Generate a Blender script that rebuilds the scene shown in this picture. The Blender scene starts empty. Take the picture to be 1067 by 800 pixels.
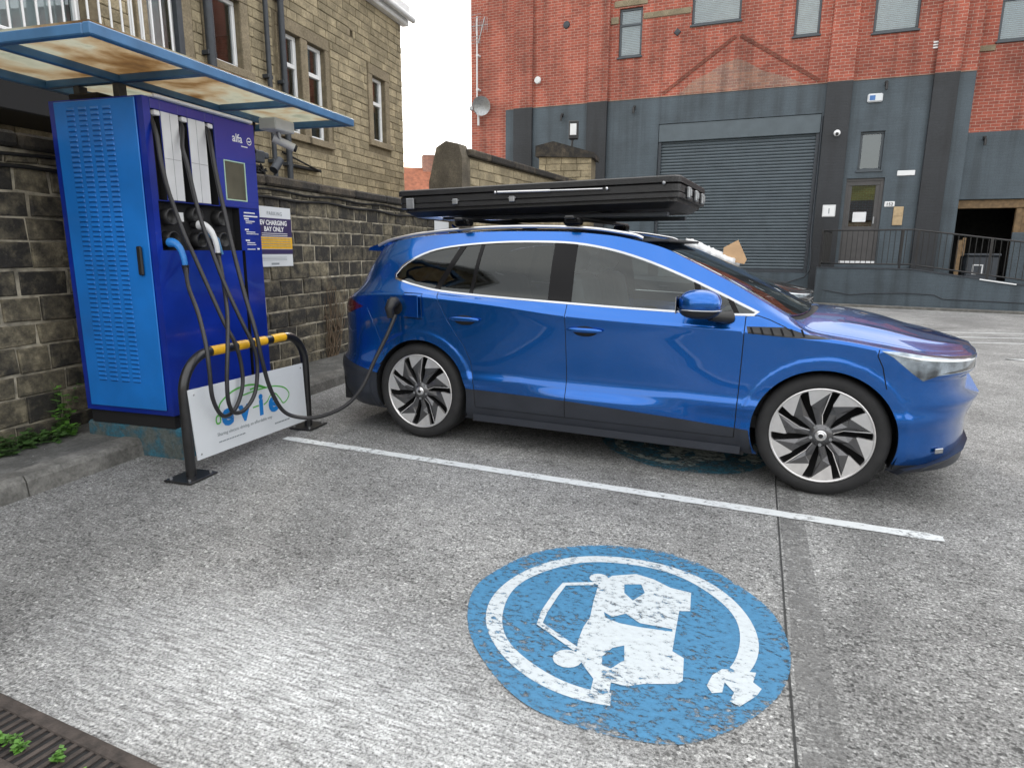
import bpy, math, random
import numpy as np
from mathutils import Vector, Matrix
from mathutils.geometry import delaunay_2d_cdt
random.seed(7)
PI = math.pi
col = bpy.context.scene.collection
sc = bpy.context.scene

# ---------------------------------------------------------------- helpers
class MB:
    """collects geometry in some frame's coordinates"""
    def __init__(s): s.v=[]; s.f=[]; s.m=[]; s.sm=[]; s.col=[]
    def add(s, vs, fs, mi=0, smooth=False, c=None):
        b=len(s.v); s.v += [tuple(p) for p in vs]
        for f in fs:
            s.f.append(tuple(i+b for i in f)); s.m.append(mi); s.sm.append(smooth); s.col.append(c if c is not None else .5)
        return s
    def box(s, x0,x1,y0,y1,z0,z1, mi=0, c=None):
        vs=[(x,y,z) for x in (x0,x1) for y in (y0,y1) for z in (z0,z1)]
        return s.add(vs, [(0,1,3,2),(4,6,7,5),(0,4,5,1),(2,3,7,6),(0,2,6,4),(1,5,7,3)], mi, False, c)
    def bbox(s, x0,x1,y0,y1,z0,z1, bv=.01, mi=0, c=None):
        """box with chamfered edges"""
        b=min(bv,(x1-x0)*.45,(y1-y0)*.45,(z1-z0)*.45)
        vs=[];idx={}
        X=(x0,x1);Y=(y0,y1);Z=(z0,z1)
        for i in (0,1):
            for j in (0,1):
                for k in (0,1):
                    sx,sy,sz=(b if i==0 else -b),(b if j==0 else -b),(b if k==0 else -b)
                    for a,(px,py,pz) in enumerate(((X[i],Y[j]+sy,Z[k]+sz),(X[i]+sx,Y[j],Z[k]+sz),(X[i]+sx,Y[j]+sy,Z[k]))):
                        idx[i,j,k,a]=len(vs); vs.append((px,py,pz))
        F=[]
        for i in (0,1): F.append([idx[i,0,0,0],idx[i,0,1,0],idx[i,1,1,0],idx[i,1,0,0]])
        for j in (0,1): F.append([idx[0,j,0,1],idx[1,j,0,1],idx[1,j,1,1],idx[0,j,1,1]])
        for k in (0,1): F.append([idx[0,0,k,2],idx[0,1,k,2],idx[1,1,k,2],idx[1,0,k,2]])
        for i in (0,1):
            for j in (0,1): F.append([idx[i,j,0,0],idx[i,j,1,0],idx[i,j,1,1],idx[i,j,0,1]])
        for i in (0,1):
            for k in (0,1): F.append([idx[i,0,k,0],idx[i,1,k,0],idx[i,1,k,2],idx[i,0,k,2]])
        for j in (0,1):
            for k in (0,1): F.append([idx[0,j,k,1],idx[1,j,k,1],idx[1,j,k,2],idx[0,j,k,2]])
        for i in (0,1):
            for j in (0,1):
                for k in (0,1): F.append([idx[i,j,k,0],idx[i,j,k,1],idx[i,j,k,2]])
        cen=np.mean(vs,0); out=[]
        for f in F:
            p=[np.array(vs[i]) for i in f]; n=np.cross(p[1]-p[0],p[2]-p[0])
            out.append(tuple(f) if n@(np.mean(p,0)-cen)>0 else tuple(reversed(f)))
        return s.add(vs,out,mi,False,c)
    def prism(s, poly, axis, a0, a1, mi=0, c=None):
        """poly of 2-tuples extruded along axis 'x','y','z'"""
        n=len(poly)
        def P(p,a):
            return {'x':(a,p[0],p[1]),'y':(p[0],a,p[1]),'z':(p[0],p[1],a)}[axis]
        vs=[P(p,a0) for p in poly]+[P(p,a1) for p in poly]
        fs=[tuple(range(n))[::-1],tuple(range(n,2*n))]+[(i,(i+1)%n,n+(i+1)%n,n+i) for i in range(n)]
        return s.add(vs,fs,mi,False,c)
    def tube(s, path, r, n=8, mi=0, cap=True, closed=False):
        P=[np.array(p,float) for p in path]; m=len(P); rs=r if hasattr(r,'__len__') else [r]*m
        vs=[];up=None
        for i in range(m):
            if closed: t=P[(i+1)%m]-P[i-1]
            else: t=P[min(i+1,m-1)]-P[max(i-1,0)]
            t=t/(np.linalg.norm(t)+1e-12)
            if up is None:
                up=np.array([0,0,1.]) if abs(t[2])<.9 else np.array([1.,0,0])
            u=up-t*(up@t); u/=np.linalg.norm(u)+1e-12; w=np.cross(t,u); up=u
            for k in range(n):
                a=2*PI*k/n; vs.append(P[i]+rs[i]*(math.cos(a)*u+math.sin(a)*w))
        fs=[]
        for i in range(m if closed else m-1):
            j=(i+1)%m
            for k in range(n):
                fs.append((i*n+k,i*n+(k+1)%n,j*n+(k+1)%n,j*n+k))
        s.add(vs,fs,mi,True)
        if cap and not closed:
            s.add(vs[:n],[tuple(range(n))[::-1]],mi); s.add(vs[-n:],[tuple(range(n))],mi)
        return s
    def lathe(s, prof, n=32, axis='y', c=(0,0,0), mi=0, smooth=True, closed=False):
        """prof: (r, a) pairs, a along axis"""
        vs=[];m=len(prof)
        for (r,a) in prof:
            for k in range(n):
                t=2*PI*k/n; x,y=r*math.cos(t),r*math.sin(t)
                p={'y':(x,a,y),'z':(x,y,a),'x':(a,x,y)}[axis]
                vs.append((p[0]+c[0],p[1]+c[1],p[2]+c[2]))
        fs=[(i*n+k,i*n+(k+1)%n,(i+1)%m*n+(k+1)%n,(i+1)%m*n+k) for i in range(m if closed else m-1) for k in range(n)]
        return s.add(vs,fs,mi,smooth)
    def sphere(s,c,r,n=16,m=10,mi=0,e=1.0):
        rr=r if hasattr(r,'__len__') else (r,r,r)
        vs=[];
        sg=lambda a:math.copysign(abs(a)**e,a)
        for i in range(m+1):
            ph=PI*i/m-PI/2
            for k in range(n):
                t=2*PI*k/n
                vs.append((c[0]+rr[0]*sg(math.cos(ph))*sg(math.cos(t)),c[1]+rr[1]*sg(math.cos(ph))*sg(math.sin(t)),c[2]+rr[2]*sg(math.sin(ph))))
        fs=[(i*n+k,i*n+(k+1)%n,(i+1)*n+(k+1)%n,(i+1)*n+k) for i in range(m) for k in range(n)]
        return s.add(vs,fs,mi,True)
    def xf(s, M, start=0):
        for i in range(start,len(s.v)):
            p=M@Vector(s.v[i]); s.v[i]=(p.x,p.y,p.z)
        return s
    def mesh(s, name, mats, off=(0,0,0)):
        me=bpy.data.meshes.new(name)
        me.from_pydata([(v[0]-off[0],v[1]-off[1],v[2]-off[2]) for v in s.v],[],s.f)
        for mt in mats: me.materials.append(mt)
        me.polygons.foreach_set('material_index',s.m); me.polygons.foreach_set('use_smooth',s.sm)
        at=me.attributes.new('rnd','FLOAT','FACE'); at.data.foreach_set('value',[float(c) for c in s.col])
        me.update(); return me

class Frame:
    def __init__(s, o, ang): s.o=Vector(o); s.a=ang; s.M=Matrix.Translation(s.o)@Matrix.Rotation(ang,4,'Z')
    def w(s,p): return s.M@Vector(p)
WORLD=Frame((0,0,0),0)

def tag(o,label=None,cat=None,group=None,kind=None):
    if label: o['label']=label
    if cat: o['category']=cat
    if group: o['group']=group
    if kind: o['kind']=kind
    return o
class Thing:
    """an Empty at the thing's base; parts given in frame coordinates"""
    def __init__(s,name,label,cat,frame=WORLD,base=(0,0,0),group=None):
        s.fr=frame; s.base=base
        e=bpy.data.objects.new(name,None); e.empty_display_size=.2; col.objects.link(e)
        e.location=frame.w(base); e.rotation_euler=(0,0,frame.a); s.e=e; tag(e,label,cat,group)
    def part(s,name,mb,mat,parent=None,label=None):
        mats=mat if isinstance(mat,(list,tuple)) else [mat]
        me=mb.mesh(name,mats,s.base); o=bpy.data.objects.new(name,me); col.objects.link(o)
        o.parent=parent or s.e
        if label: o['label']=label
        return o
def single(name,mb,mat,frame=WORLD,base=(0,0,0),label=None,cat=None,group=None,kind=None):
    mats=mat if isinstance(mat,(list,tuple)) else [mat]
    o=bpy.data.objects.new(name,mb.mesh(name,mats,base)); col.objects.link(o)
    o.location=frame.w(base); o.rotation_euler=(0,0,frame.a)
    return tag(o,label,cat,group,kind)
def children(o): return [c for c in bpy.data.objects if c.parent==o]
def copy_tree(o,parent=None):
    c=o.copy(); col.objects.link(c); c.parent=parent
    for ch in children(o): copy_tree(ch,c)
    return c

def rects_minus(x0,x1,z0,z1,holes):
    xs=sorted(set([x0,x1]+[min(max(a,x0),x1) for h in holes for a in h[:2]]))
    zs=sorted(set([z0,z1]+[min(max(a,z0),z1) for h in holes for a in h[2:]]))
    out=[]
    for k in range(len(zs)-1):
        run=None
        for i in range(len(xs)-1):
            cx,cz=(xs[i]+xs[i+1])/2,(zs[k]+zs[k+1])/2
            ins=any(h[0]<cx<h[1] and h[2]<cz<h[3] for h in holes)
            if ins:
                if run: out.append(run); run=None
            else:
                run=(run[0] if run else xs[i],xs[i+1],zs[k],zs[k+1])
        if run: out.append(run)
    return out
def wall_with_holes(mb,x0,x1,z0,z1,holes,y,depth=.15,mi=0):
    """front sheet at y (facing -y) with reveals going to y+depth"""
    for (a,b,c,d) in rects_minus(x0,x1,z0,z1,holes):
        mb.add([(a,y,c),(b,y,c),(b,y,d),(a,y,d)],[(0,1,2,3)],mi)
    for (a,b,c,d) in holes:
        e=y+depth
        mb.add([(a,y,c),(b,y,c),(b,y,d),(a,y,d),(a,e,c),(b,e,c),(b,e,d),(a,e,d)],[(0,4,5,1),(1,5,6,2),(2,6,7,3),(3,7,4,0)],mi)
def stones(mb,x0,x1,z0,z1,y,holes,ch=(.17,.2),ln=(.3,.46),joint=.012,proud=.016,rng=None,mi=0,jit=.006,yjit=.006):
    rng=rng or random.Random(1)
    z=z0;row=0
    while z<z1-.02:
        h=min(rng.uniform(*ch),z1-z)
        if z1-(z+h)<.05: h=z1-z
        x=x0-rng.uniform(0,ln[1])
        while x<x1:
            l=rng.uniform(*ln)
            a,b=max(x,x0),min(x+l,x1); x+=l
            segs=[(a,b)]
            for hh in holes:
                if hh[3]>z+.02 and hh[2]<z+h-.02:
                    ns=[]
                    for (p,q) in segs:
                        if hh[0]>=q or hh[1]<=p: ns.append((p,q)); continue
                        if hh[0]>p: ns.append((p,hh[0]))
                        if hh[1]<q: ns.append((hh[1],q))
                    segs=ns
            for (p,q) in segs:
                if q-p<.04: continue
                j=joint/2; pr=proud+rng.uniform(-yjit,yjit); bv=min(.008,h*.1)
                J=lambda: rng.uniform(-jit,jit)*.5
                c0=[(p+j+J(),z+j+J()),(q-j+J(),z+j+J()),(q-j+J(),z+h-j+J()),(p+j+J(),z+h-j+J())]
                # subdivided outline: wobble for rough dressed look
                cx,cz=(p+q)/2,z+h/2
                c1=[(u+(bv if u<cx else -bv),w+(bv if w<cz else -bv)) for u,w in c0]
                vs=[(u,y,w) for u,w in c0]+[(u,y-pr*.7,w) for u,w in c0]+[(u,y-pr-rng.uniform(0,.004),w) for u,w in c1]
                fs=[(8,9,10,11)]+[(i,(i+1)%4,4+(i+1)%4,4+i) for i in range(4)]+[(4+i,4+(i+1)%4,8+(i+1)%4,8+i) for i in range(4)]
                mb.add(vs,fs,mi,False,rng.random())
        z+=h;row+=1

def text_into(mb,s,size,xf,mi=0,depth=.0015,align='LEFT',bold=0.0,spacing=1.0):
    """lettering as geometry. xf maps (x,y,depth) of the text plane to frame coords"""
    cu=bpy.data.curves.new('txt','FONT'); cu.body=s; cu.size=size; cu.align_x=align; cu.extrude=depth/2; cu.offset=bold; cu.space_character=spacing; cu.resolution_u=3
    ob=bpy.data.objects.new('txt',cu); col.objects.link(ob)
    bpy.context.view_layer.update()
    dg=bpy.context.evaluated_depsgraph_get(); me=bpy.data.meshes.new_from_object(ob.evaluated_get(dg))
    mb.add([xf(v.co.x,v.co.y,v.co.z) for v in me.vertices],[tuple(p.vertices) for p in me.polygons],mi)
    bpy.data.objects.remove(ob); bpy.data.curves.remove(cu); bpy.data.meshes.remove(me)

def crom(pts,n=6,closed=False):
    P=[np.array(p,float) for p in pts]; m=len(P); out=[]
    for i in range(m if closed else m-1):
        p0=P[i-1] if (closed or i>0) else 2*P[0]-P[1]; p1=P[i]; p2=P[(i+1)%m]; p3=P[(i+2)%m] if (closed or i+2<m) else 2*P[-1]-P[-2]
        for k in range(n):
            t=k/n; out.append(.5*((2*p1)+(-p0+p2)*t+(2*p0-5*p1+4*p2-p3)*t*t+(-p0+3*p1-3*p2+p3)*t**3))
    if not closed: out.append(P[-1])
    return out

# ---------------------------------------------------------------- materials
def newmat(name):
    m=bpy.data.materials.new(name); m.use_nodes=True; nt=m.node_tree; b=nt.nodes['Principled BSDF']; return m,nt,b
def N_(nt,t,**k):
    n=nt.nodes.new(t)
    for a,b in k.items(): setattr(n,a,b)
    return n
def ramp(nt,stops):
    r=N_(nt,'ShaderNodeValToRGB'); e=r.color_ramp.elements
    while len(e)<len(stops): e.new(.5)
    for i,(p,c) in enumerate(stops):
        e[i].position=p; e[i].color=c if len(c)==4 else (*c,1)
    return r
def g3(v): return (v,v,v)
def plain(name,c,rough=.5,metal=0,coat=0,var=.15,scale=8,bump=0,bscale=60,spec=.5,rvar=.1):
    """a plain finish with slight uneven tone, gloss and grain"""
    m,nt,b=newmat(name); L=nt.links
    tc=N_(nt,'ShaderNodeTexCoord'); nz=N_(nt,'ShaderNodeTexNoise'); nz.inputs['Scale'].default_value=scale; nz.inputs['Detail'].default_value=6
    L.new(tc.outputs['Object'],nz.inputs['Vector'])
    r=ramp(nt,[(.3,tuple(x*(1-var) for x in c)),(.7,tuple(min(1,x*(1+var)) for x in c))]); L.new(nz.outputs['Fac'],r.inputs[0]); L.new(r.outputs[0],b.inputs['Base Color'])
    mr=N_(nt,'ShaderNodeMapRange'); mr.inputs[3].default_value=max(.02,rough-rvar*.5); mr.inputs[4].default_value=min(1,rough+rvar*.5); L.new(nz.outputs['Fac'],mr.inputs[0]); L.new(mr.outputs[0],b.inputs['Roughness'])
    b.inputs['Metallic'].default_value=metal; b.inputs['Coat Weight'].default_value=coat; b.inputs['Coat Roughness'].default_value=.04; b.inputs['Specular IOR Level'].default_value=spec
    if bump:
        n2=N_(nt,'ShaderNodeTexNoise'); n2.inputs['Scale'].default_value=bscale; n2.inputs['Detail'].default_value=5; L.new(tc.outputs['Object'],n2.inputs['Vector'])
        bp=N_(nt,'ShaderNodeBump'); bp.inputs['Strength'].default_value=bump; bp.inputs['Distance'].default_value=.01; L.new(n2.outputs['Fac'],bp.inputs['Height']); L.new(bp.outputs[0],b.inputs['Normal'])
    return m

def stone_mat(name,dark,tan,thr=.5,soft=.12,scale=3.0,moss=None):
    m,nt,b=newmat(name); L=nt.links
    tc=N_(nt,'ShaderNodeTexCoord'); at=N_(nt,'ShaderNodeAttribute',attribute_name='rnd')
    n1=N_(nt,'ShaderNodeTexNoise'); n1.inputs['Scale'].default_value=scale; n1.inputs['Detail'].default_value=10; n1.inputs['Roughness'].default_value=.65
    L.new(tc.outputs['Object'],n1.inputs['Vector'])
    # value = noise + (rnd-.5)*k
    a1=N_(nt,'ShaderNodeMath',operation='MULTIPLY_ADD'); L.new(at.outputs['Fac'],a1.inputs[0]); a1.inputs[1].default_value=.22; L.new(n1.outputs['Fac'],a1.inputs[2])
    a2=N_(nt,'ShaderNodeMath',operation='SUBTRACT'); L.new(a1.outputs[0],a2.inputs[0]); a2.inputs[1].default_value=.11
    r=ramp(nt,[(thr-soft,dark),(thr,tuple((a+b_)/2*.8 for a,b_ in zip(dark,tan))),(thr+soft,tan)]); L.new(a2.outputs[0],r.inputs[0])
    n2=N_(nt,'ShaderNodeTexNoise'); n2.inputs['Scale'].default_value=45; n2.inputs['Detail'].default_value=8; n2.inputs['Roughness'].default_value=.7; L.new(tc.outputs['Object'],n2.inputs['Vector'])
    r2=ramp(nt,[(.25,g3(.55)),(.75,g3(1.4))]); L.new(n2.outputs['Fac'],r2.inputs[0])
    mx=N_(nt,'ShaderNodeMix',data_type='RGBA',blend_type='MULTIPLY'); mx.inputs[0].default_value=1; L.new(r.outputs[0],mx.inputs[6]); L.new(r2.outputs[0],mx.inputs[7]); L.new(mx.outputs[2],b.inputs['Base Color'])
    b.inputs['Roughness'].default_value=.85
    bp=N_(nt,'ShaderNodeBump'); bp.inputs['Strength'].default_value=.7; bp.inputs['Distance'].default_value=.012
    a3=N_(nt,'ShaderNodeMath',operation='MULTIPLY_ADD'); n3=N_(nt,'ShaderNodeTexNoise'); n3.inputs['Scale'].default_value=14; n3.inputs['Detail'].default_value=6; L.new(tc.outputs['Object'],n3.inputs['Vector'])
    L.new(n3.outputs['Fac'],a3.inputs[0]); a3.inputs[1].default_value=1.2; L.new(n2.outputs['Fac'],a3.inputs[2]); L.new(a3.outputs[0],bp.inputs['Height']); L.new(bp.outputs[0],b.inputs['Normal'])
    return m

def brick_mat(name,c1,c2,mortar,stain=.5,paint=None):
    """225x75 mm bricks on x-z faces (object coords, x+y so returns work)"""
    m,nt,b=newmat(name); L=nt.links
    tc=N_(nt,'ShaderNodeTexCoord'); sp=N_(nt,'ShaderNodeSeparateXYZ'); L.new(tc.outputs['Object'],sp.inputs[0])
    ad=N_(nt,'ShaderNodeMath',operation='ADD'); L.new(sp.outputs[0],ad.inputs[0]); L.new(sp.outputs[1],ad.inputs[1])
    cb=N_(nt,'ShaderNodeCombineXYZ'); L.new(ad.outputs[0],cb.inputs[0]); L.new(sp.outputs[2],cb.inputs[1])
    nw=N_(nt,'ShaderNodeTexNoise'); nw.inputs['Scale'].default_value=6; L.new(tc.outputs['Object'],nw.inputs['Vector'])
    vm=N_(nt,'ShaderNodeMix',data_type='VECTOR'); 
    br=N_(nt,'ShaderNodeTexBrick'); br.offset=.5; br.inputs['Scale'].default_value=1; br.inputs['Brick Width'].default_value=.235; br.inputs['Row Height'].default_value=.083; br.inputs['Mortar Size'].default_value=.008; br.inputs['Mortar Smooth'].default_value=.3; br.inputs['Bias'].default_value=0
    sm=N_(nt,'ShaderNodeVectorMath',operation='SCALE'); L.new(nw.outputs['Color'],sm.inputs[0]); sm.inputs['Scale'].default_value=.008
    av=N_(nt,'ShaderNodeVectorMath',operation='ADD'); L.new(cb.outputs[0],av.inputs[0]); L.new(sm.outputs[0],av.inputs[1]); L.new(av.outputs[0],br.inputs['Vector'])
    br.inputs['Color1'].default_value=(*c1,1); br.inputs['Color2'].default_value=(*c2,1); br.inputs['Mortar'].default_value=(*mortar,1)
    n1=N_(nt,'ShaderNodeTexNoise'); n1.inputs['Scale'].default_value=.7; n1.inputs['Detail'].default_value=9; n1.inputs['Roughness'].default_value=.6; L.new(tc.outputs['Object'],n1.inputs['Vector'])
    r=ramp(nt,[(.3,g3(1-stain)),(.55,g3(1)),(.8,g3(1.15))]); L.new(n1.outputs['Fac'],r.inputs[0])
    n2=N_(nt,'ShaderNodeTexNoise'); n2.inputs['Scale'].default_value=40; n2.inputs['Detail'].default_value=5; L.new(tc.outputs['Object'],n2.inputs['Vector'])
    r2=ramp(nt,[(.3,g3(.8)),(.7,g3(1.15))]); L.new(n2.outputs['Fac'],r2.inputs[0])
    mx=N_(nt,'ShaderNodeMix',data_type='RGBA',blend_type='MULTIPLY'); mx.inputs[0].default_value=1; L.new(br.outputs['Color'],mx.inputs[6]); L.new(r.outputs[0],mx.inputs[7])
    m4=N_(nt,'ShaderNodeMapping'); m4.inputs['Scale'].default_value=(3.5,3.5,.22); L.new(tc.outputs['Object'],m4.inputs[0]); n4=N_(nt,'ShaderNodeTexNoise'); n4.inputs['Scale'].default_value=1.0; n4.inputs['Detail'].default_value=7; L.new(m4.outputs[0],n4.inputs['Vector'])
    r4=ramp(nt,[(.34,g3(.68)),(.50,g3(1)),(.68,g3(1.14))]); L.new(n4.outputs['Fac'],r4.inputs[0]); mx4=N_(nt,'ShaderNodeMix',data_type='RGBA',blend_type='MULTIPLY'); mx4.inputs[0].default_value=1; L.new(mx.outputs[2],mx4.inputs[6]); L.new(r4.outputs[0],mx4.inputs[7]); mx=mx4
    mx2=N_(nt,'ShaderNodeMix',data_type='RGBA',blend_type='MULTIPLY'); mx2.inputs[0].default_value=1; L.new(mx.outputs[2],mx2.inputs[6]); L.new(r2.outputs[0],mx2.inputs[7]); L.new(mx2.outputs[2],b.inputs['Base Color'])
    b.inputs['Roughness'].default_value=.85 if paint is None else paint
    bp=N_(nt,'ShaderNodeBump'); bp.inputs['Strength'].default_value=.6 if paint is None else .35; bp.inputs['Distance'].default_value=.008
    iv=N_(nt,'ShaderNodeMath',operation='MULTIPLY_ADD'); L.new(br.outputs['Fac'],iv.inputs[0]); iv.inputs[1].default_value=-1; L.new(n2.outputs['Fac'],iv.inputs[2]); L.new(iv.outputs[0],bp.inputs['Height']); L.new(bp.outputs[0],b.inputs['Normal'])
    return m

def ground_mat():
    m,nt,b=newmat('brushed_concrete'); L=nt.links
    tc=N_(nt,'ShaderNodeTexCoord')
    mp=N_(nt,'ShaderNodeMapping'); mp.inputs['Rotation'].default_value=(0,0,.38); L.new(tc.outputs['Object'],mp.inputs[0])
    ms=N_(nt,'ShaderNodeMapping'); ms.inputs['Scale'].default_value=(4,30,1); L.new(mp.outputs[0],ms.inputs[0])
    def noise(sc_,src,det=8,ro=.6):
        n=N_(nt,'ShaderNodeTexNoise'); n.inputs['Scale'].default_value=sc_; n.inputs['Detail'].default_value=det; n.inputs['Roughness'].default_value=ro; L.new(src,n.inputs['Vector']); return n.outputs['Fac']
    streak=noise(2.2,ms.outputs[0],8,.7); grain=noise(95,mp.outputs[0],4,.8); mid=noise(9,mp.outputs[0],6,.6); big=noise(.9,mp.outputs[0],9,.62)
    def mul(a,bb):
        x=N_(nt,'ShaderNodeMix',data_type='RGBA',blend_type='MULTIPLY'); x.inputs[0].default_value=1; L.new(a,x.inputs[6]); L.new(bb,x.inputs[7]); return x.outputs[2]
    def rp(src,st): r=ramp(nt,st); L.new(src,r.inputs[0]); return r.outputs[0]
    base=rp(big,[(.30,(.165,.165,.162)),(.5,(.25,.251,.247)),(.68,(.34,.341,.334))])
    c=mul(base,rp(streak,[(.3,g3(.62)),(.5,g3(.98)),(.7,g3(1.36))]))
    c=mul(c,rp(grain,[(.36,g3(.22)),(.46,g3(.80)),(.54,g3(1.12)),(.66,g3(2.2))])); c=mul(c,rp(mid,[(.25,g3(.82)),(.75,g3(1.15))]))
    vo=N_(nt,'ShaderNodeTexVoronoi'); vo.inputs['Scale'].default_value=85; vo.inputs['Randomness'].default_value=1; L.new(mp.outputs[0],vo.inputs['Vector']); sv=N_(nt,'ShaderNodeSeparateColor'); L.new(vo.outputs['Color'],sv.inputs[0])
    c=mul(c,rp(sv.outputs[0],[(.0,g3(.38)),(.10,g3(.55)),(.16,g3(1.0)),(.84,g3(1.05)),(.92,g3(1.5)),(1,g3(1.75))]))
    # darker band along the kerb and under the blue car, pale scaled stain near the drain
    def blob(cx,cy,sx,sy,rot,edge0,edge1):
        q=N_(nt,'ShaderNodeMapping',vector_type='TEXTURE'); q.inputs['Location'].default_value=(cx,cy,0); q.inputs['Rotation'].default_value=(0,0,rot); q.inputs['Scale'].default_value=(sx,sy,1); L.new(tc.outputs['Object'],q.inputs[0])
        ln=N_(nt,'ShaderNodeVectorMath',operation='LENGTH'); L.new(q.outputs[0],ln.inputs[0])
        nn=N_(nt,'ShaderNodeMath',operation='MULTIPLY_ADD'); L.new(noise(3.0,tc.outputs['Object'],6,.65),nn.inputs[0]); nn.inputs[1].default_value=1.1; L.new(ln.outputs['Value'],nn.inputs[2])
        return rp(nn.outputs[0],[(0,g3(1)),(edge0,g3(1)),(edge1,g3(0)),(1,g3(0))]) if edge1<1 else rp(nn.outputs[0],[(edge0*.5,g3(1)),(1,g3(0))])
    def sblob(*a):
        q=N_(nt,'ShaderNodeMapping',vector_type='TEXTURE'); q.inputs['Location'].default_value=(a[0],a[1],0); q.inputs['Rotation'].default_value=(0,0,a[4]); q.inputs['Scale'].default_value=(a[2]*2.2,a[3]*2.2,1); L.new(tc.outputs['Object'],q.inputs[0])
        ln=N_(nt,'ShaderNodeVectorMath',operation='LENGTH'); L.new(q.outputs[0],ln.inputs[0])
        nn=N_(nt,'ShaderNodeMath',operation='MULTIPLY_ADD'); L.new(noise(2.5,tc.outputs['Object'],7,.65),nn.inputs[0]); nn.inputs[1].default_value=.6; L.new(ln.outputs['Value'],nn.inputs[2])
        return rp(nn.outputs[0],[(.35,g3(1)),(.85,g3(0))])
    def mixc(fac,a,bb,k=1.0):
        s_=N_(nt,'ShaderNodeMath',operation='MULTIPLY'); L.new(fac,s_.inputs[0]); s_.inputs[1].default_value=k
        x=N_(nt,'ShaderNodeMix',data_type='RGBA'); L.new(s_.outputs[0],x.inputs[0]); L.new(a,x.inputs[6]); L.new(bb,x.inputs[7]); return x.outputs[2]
    pale=rp(streak,[(.34,(.20,.205,.205)),(.45,(.42,.43,.435)),(.60,(.72,.74,.75))])
    pale=mul(pale,rp(grain,[(.38,g3(.28)),(.47,g3(.9)),(.6,g3(1.35))]))
    c=mixc(sblob(-.80,1.95,1.05,.55,-.38),c,pale,.75)
    c=mixc(sblob(-.1,1.5,.8,.35,-.38),c,pale,.6)
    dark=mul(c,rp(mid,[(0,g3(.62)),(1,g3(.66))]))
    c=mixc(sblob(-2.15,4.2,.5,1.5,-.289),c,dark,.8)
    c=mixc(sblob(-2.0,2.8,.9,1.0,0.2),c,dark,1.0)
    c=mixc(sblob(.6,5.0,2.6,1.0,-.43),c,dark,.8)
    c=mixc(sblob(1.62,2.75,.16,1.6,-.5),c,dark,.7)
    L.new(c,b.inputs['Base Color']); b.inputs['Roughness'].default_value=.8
    bp=N_(nt,'ShaderNodeBump'); bp.inputs['Strength'].default_value=.8; bp.inputs['Distance'].default_value=.008
    a=N_(nt,'ShaderNodeMath',operation='ADD'); L.new(streak,a.inputs[0]); L.new(grain,a.inputs[1]); L.new(a.outputs[0],bp.inputs['Height']); L.new(bp.outputs[0],b.inputs['Normal'])
    return m

def worn_paint(name,c,wear=.42,scale=26,soft=.06,var=.12,big=1.0,edge=None):
    """road paint, worn through to the concrete in flecks"""
    m,nt,b=newmat(name); L=nt.links
    tc=N_(nt,'ShaderNodeTexCoord'); mp=N_(nt,'ShaderNodeMapping'); mp.inputs['Rotation'].default_value=(0,0,.38); mp.inputs['Scale'].default_value=(1,1,1); L.new(tc.outputs['Object'],mp.inputs[0])
    ms=N_(nt,'ShaderNodeMapping'); ms.inputs['Scale'].default_value=(.8,1.3,1); L.new(mp.outputs[0],ms.inputs[0])
    n1=N_(nt,'ShaderNodeTexNoise'); n1.inputs['Scale'].default_value=scale; n1.inputs['Detail'].default_value=9; n1.inputs['Roughness'].default_value=.75; L.new(ms.outputs[0],n1.inputs['Vector'])
    n2=N_(nt,'ShaderNodeTexNoise'); n2.inputs['Scale'].default_value=3.2; n2.inputs['Detail'].default_value=5; L.new(tc.outputs['Object'],n2.inputs['Vector'])
    a=N_(nt,'ShaderNodeMath',operation='MULTIPLY_ADD'); L.new(n2.outputs['Fac'],a.inputs[0]); a.inputs[1].default_value=.35*big; L.new(n1.outputs['Fac'],a.inputs[2])
    a2=N_(nt,'ShaderNodeMath',operation='SUBTRACT'); L.new(a.outputs[0],a2.inputs[0]); a2.inputs[1].default_value=.175*big
    if edge:
        ln=N_(nt,'ShaderNodeVectorMath',operation='LENGTH'); L.new(tc.outputs['Object'],ln.inputs[0]); mr=N_(nt,'ShaderNodeMapRange'); mr.inputs[1].default_value=edge[0]; mr.inputs[2].default_value=edge[1]; mr.inputs[4].default_value=.20; L.new(ln.outputs['Value'],mr.inputs[0])
        a3=N_(nt,'ShaderNodeMath',operation='SUBTRACT'); L.new(a2.outputs[0],a3.inputs[0]); L.new(mr.outputs[0],a3.inputs[1]); a2=a3
    r=ramp(nt,[(wear-soft,g3(0)),(wear+soft,g3(1))]); L.new(a2.outputs[0],r.inputs[0]); L.new(r.outputs[0],b.inputs['Alpha'])
    r2=ramp(nt,[(.3,tuple(x*(1-var) for x in c)),(.7,tuple(min(1,x*(1+var)) for x in c))]); L.new(n1.outputs['Fac'],r2.inputs[0]); L.new(r2.outputs[0],b.inputs['Base Color']); b.inputs['Roughness'].default_value=.6
    bp=N_(nt,'ShaderNodeBump'); bp.inputs['Strength'].default_value=.4; bp.inputs['Distance'].default_value=.004; L.new(n1.outputs['Fac'],bp.inputs['Height']); L.new(bp.outputs[0],b.inputs['Normal'])
    return m

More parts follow.
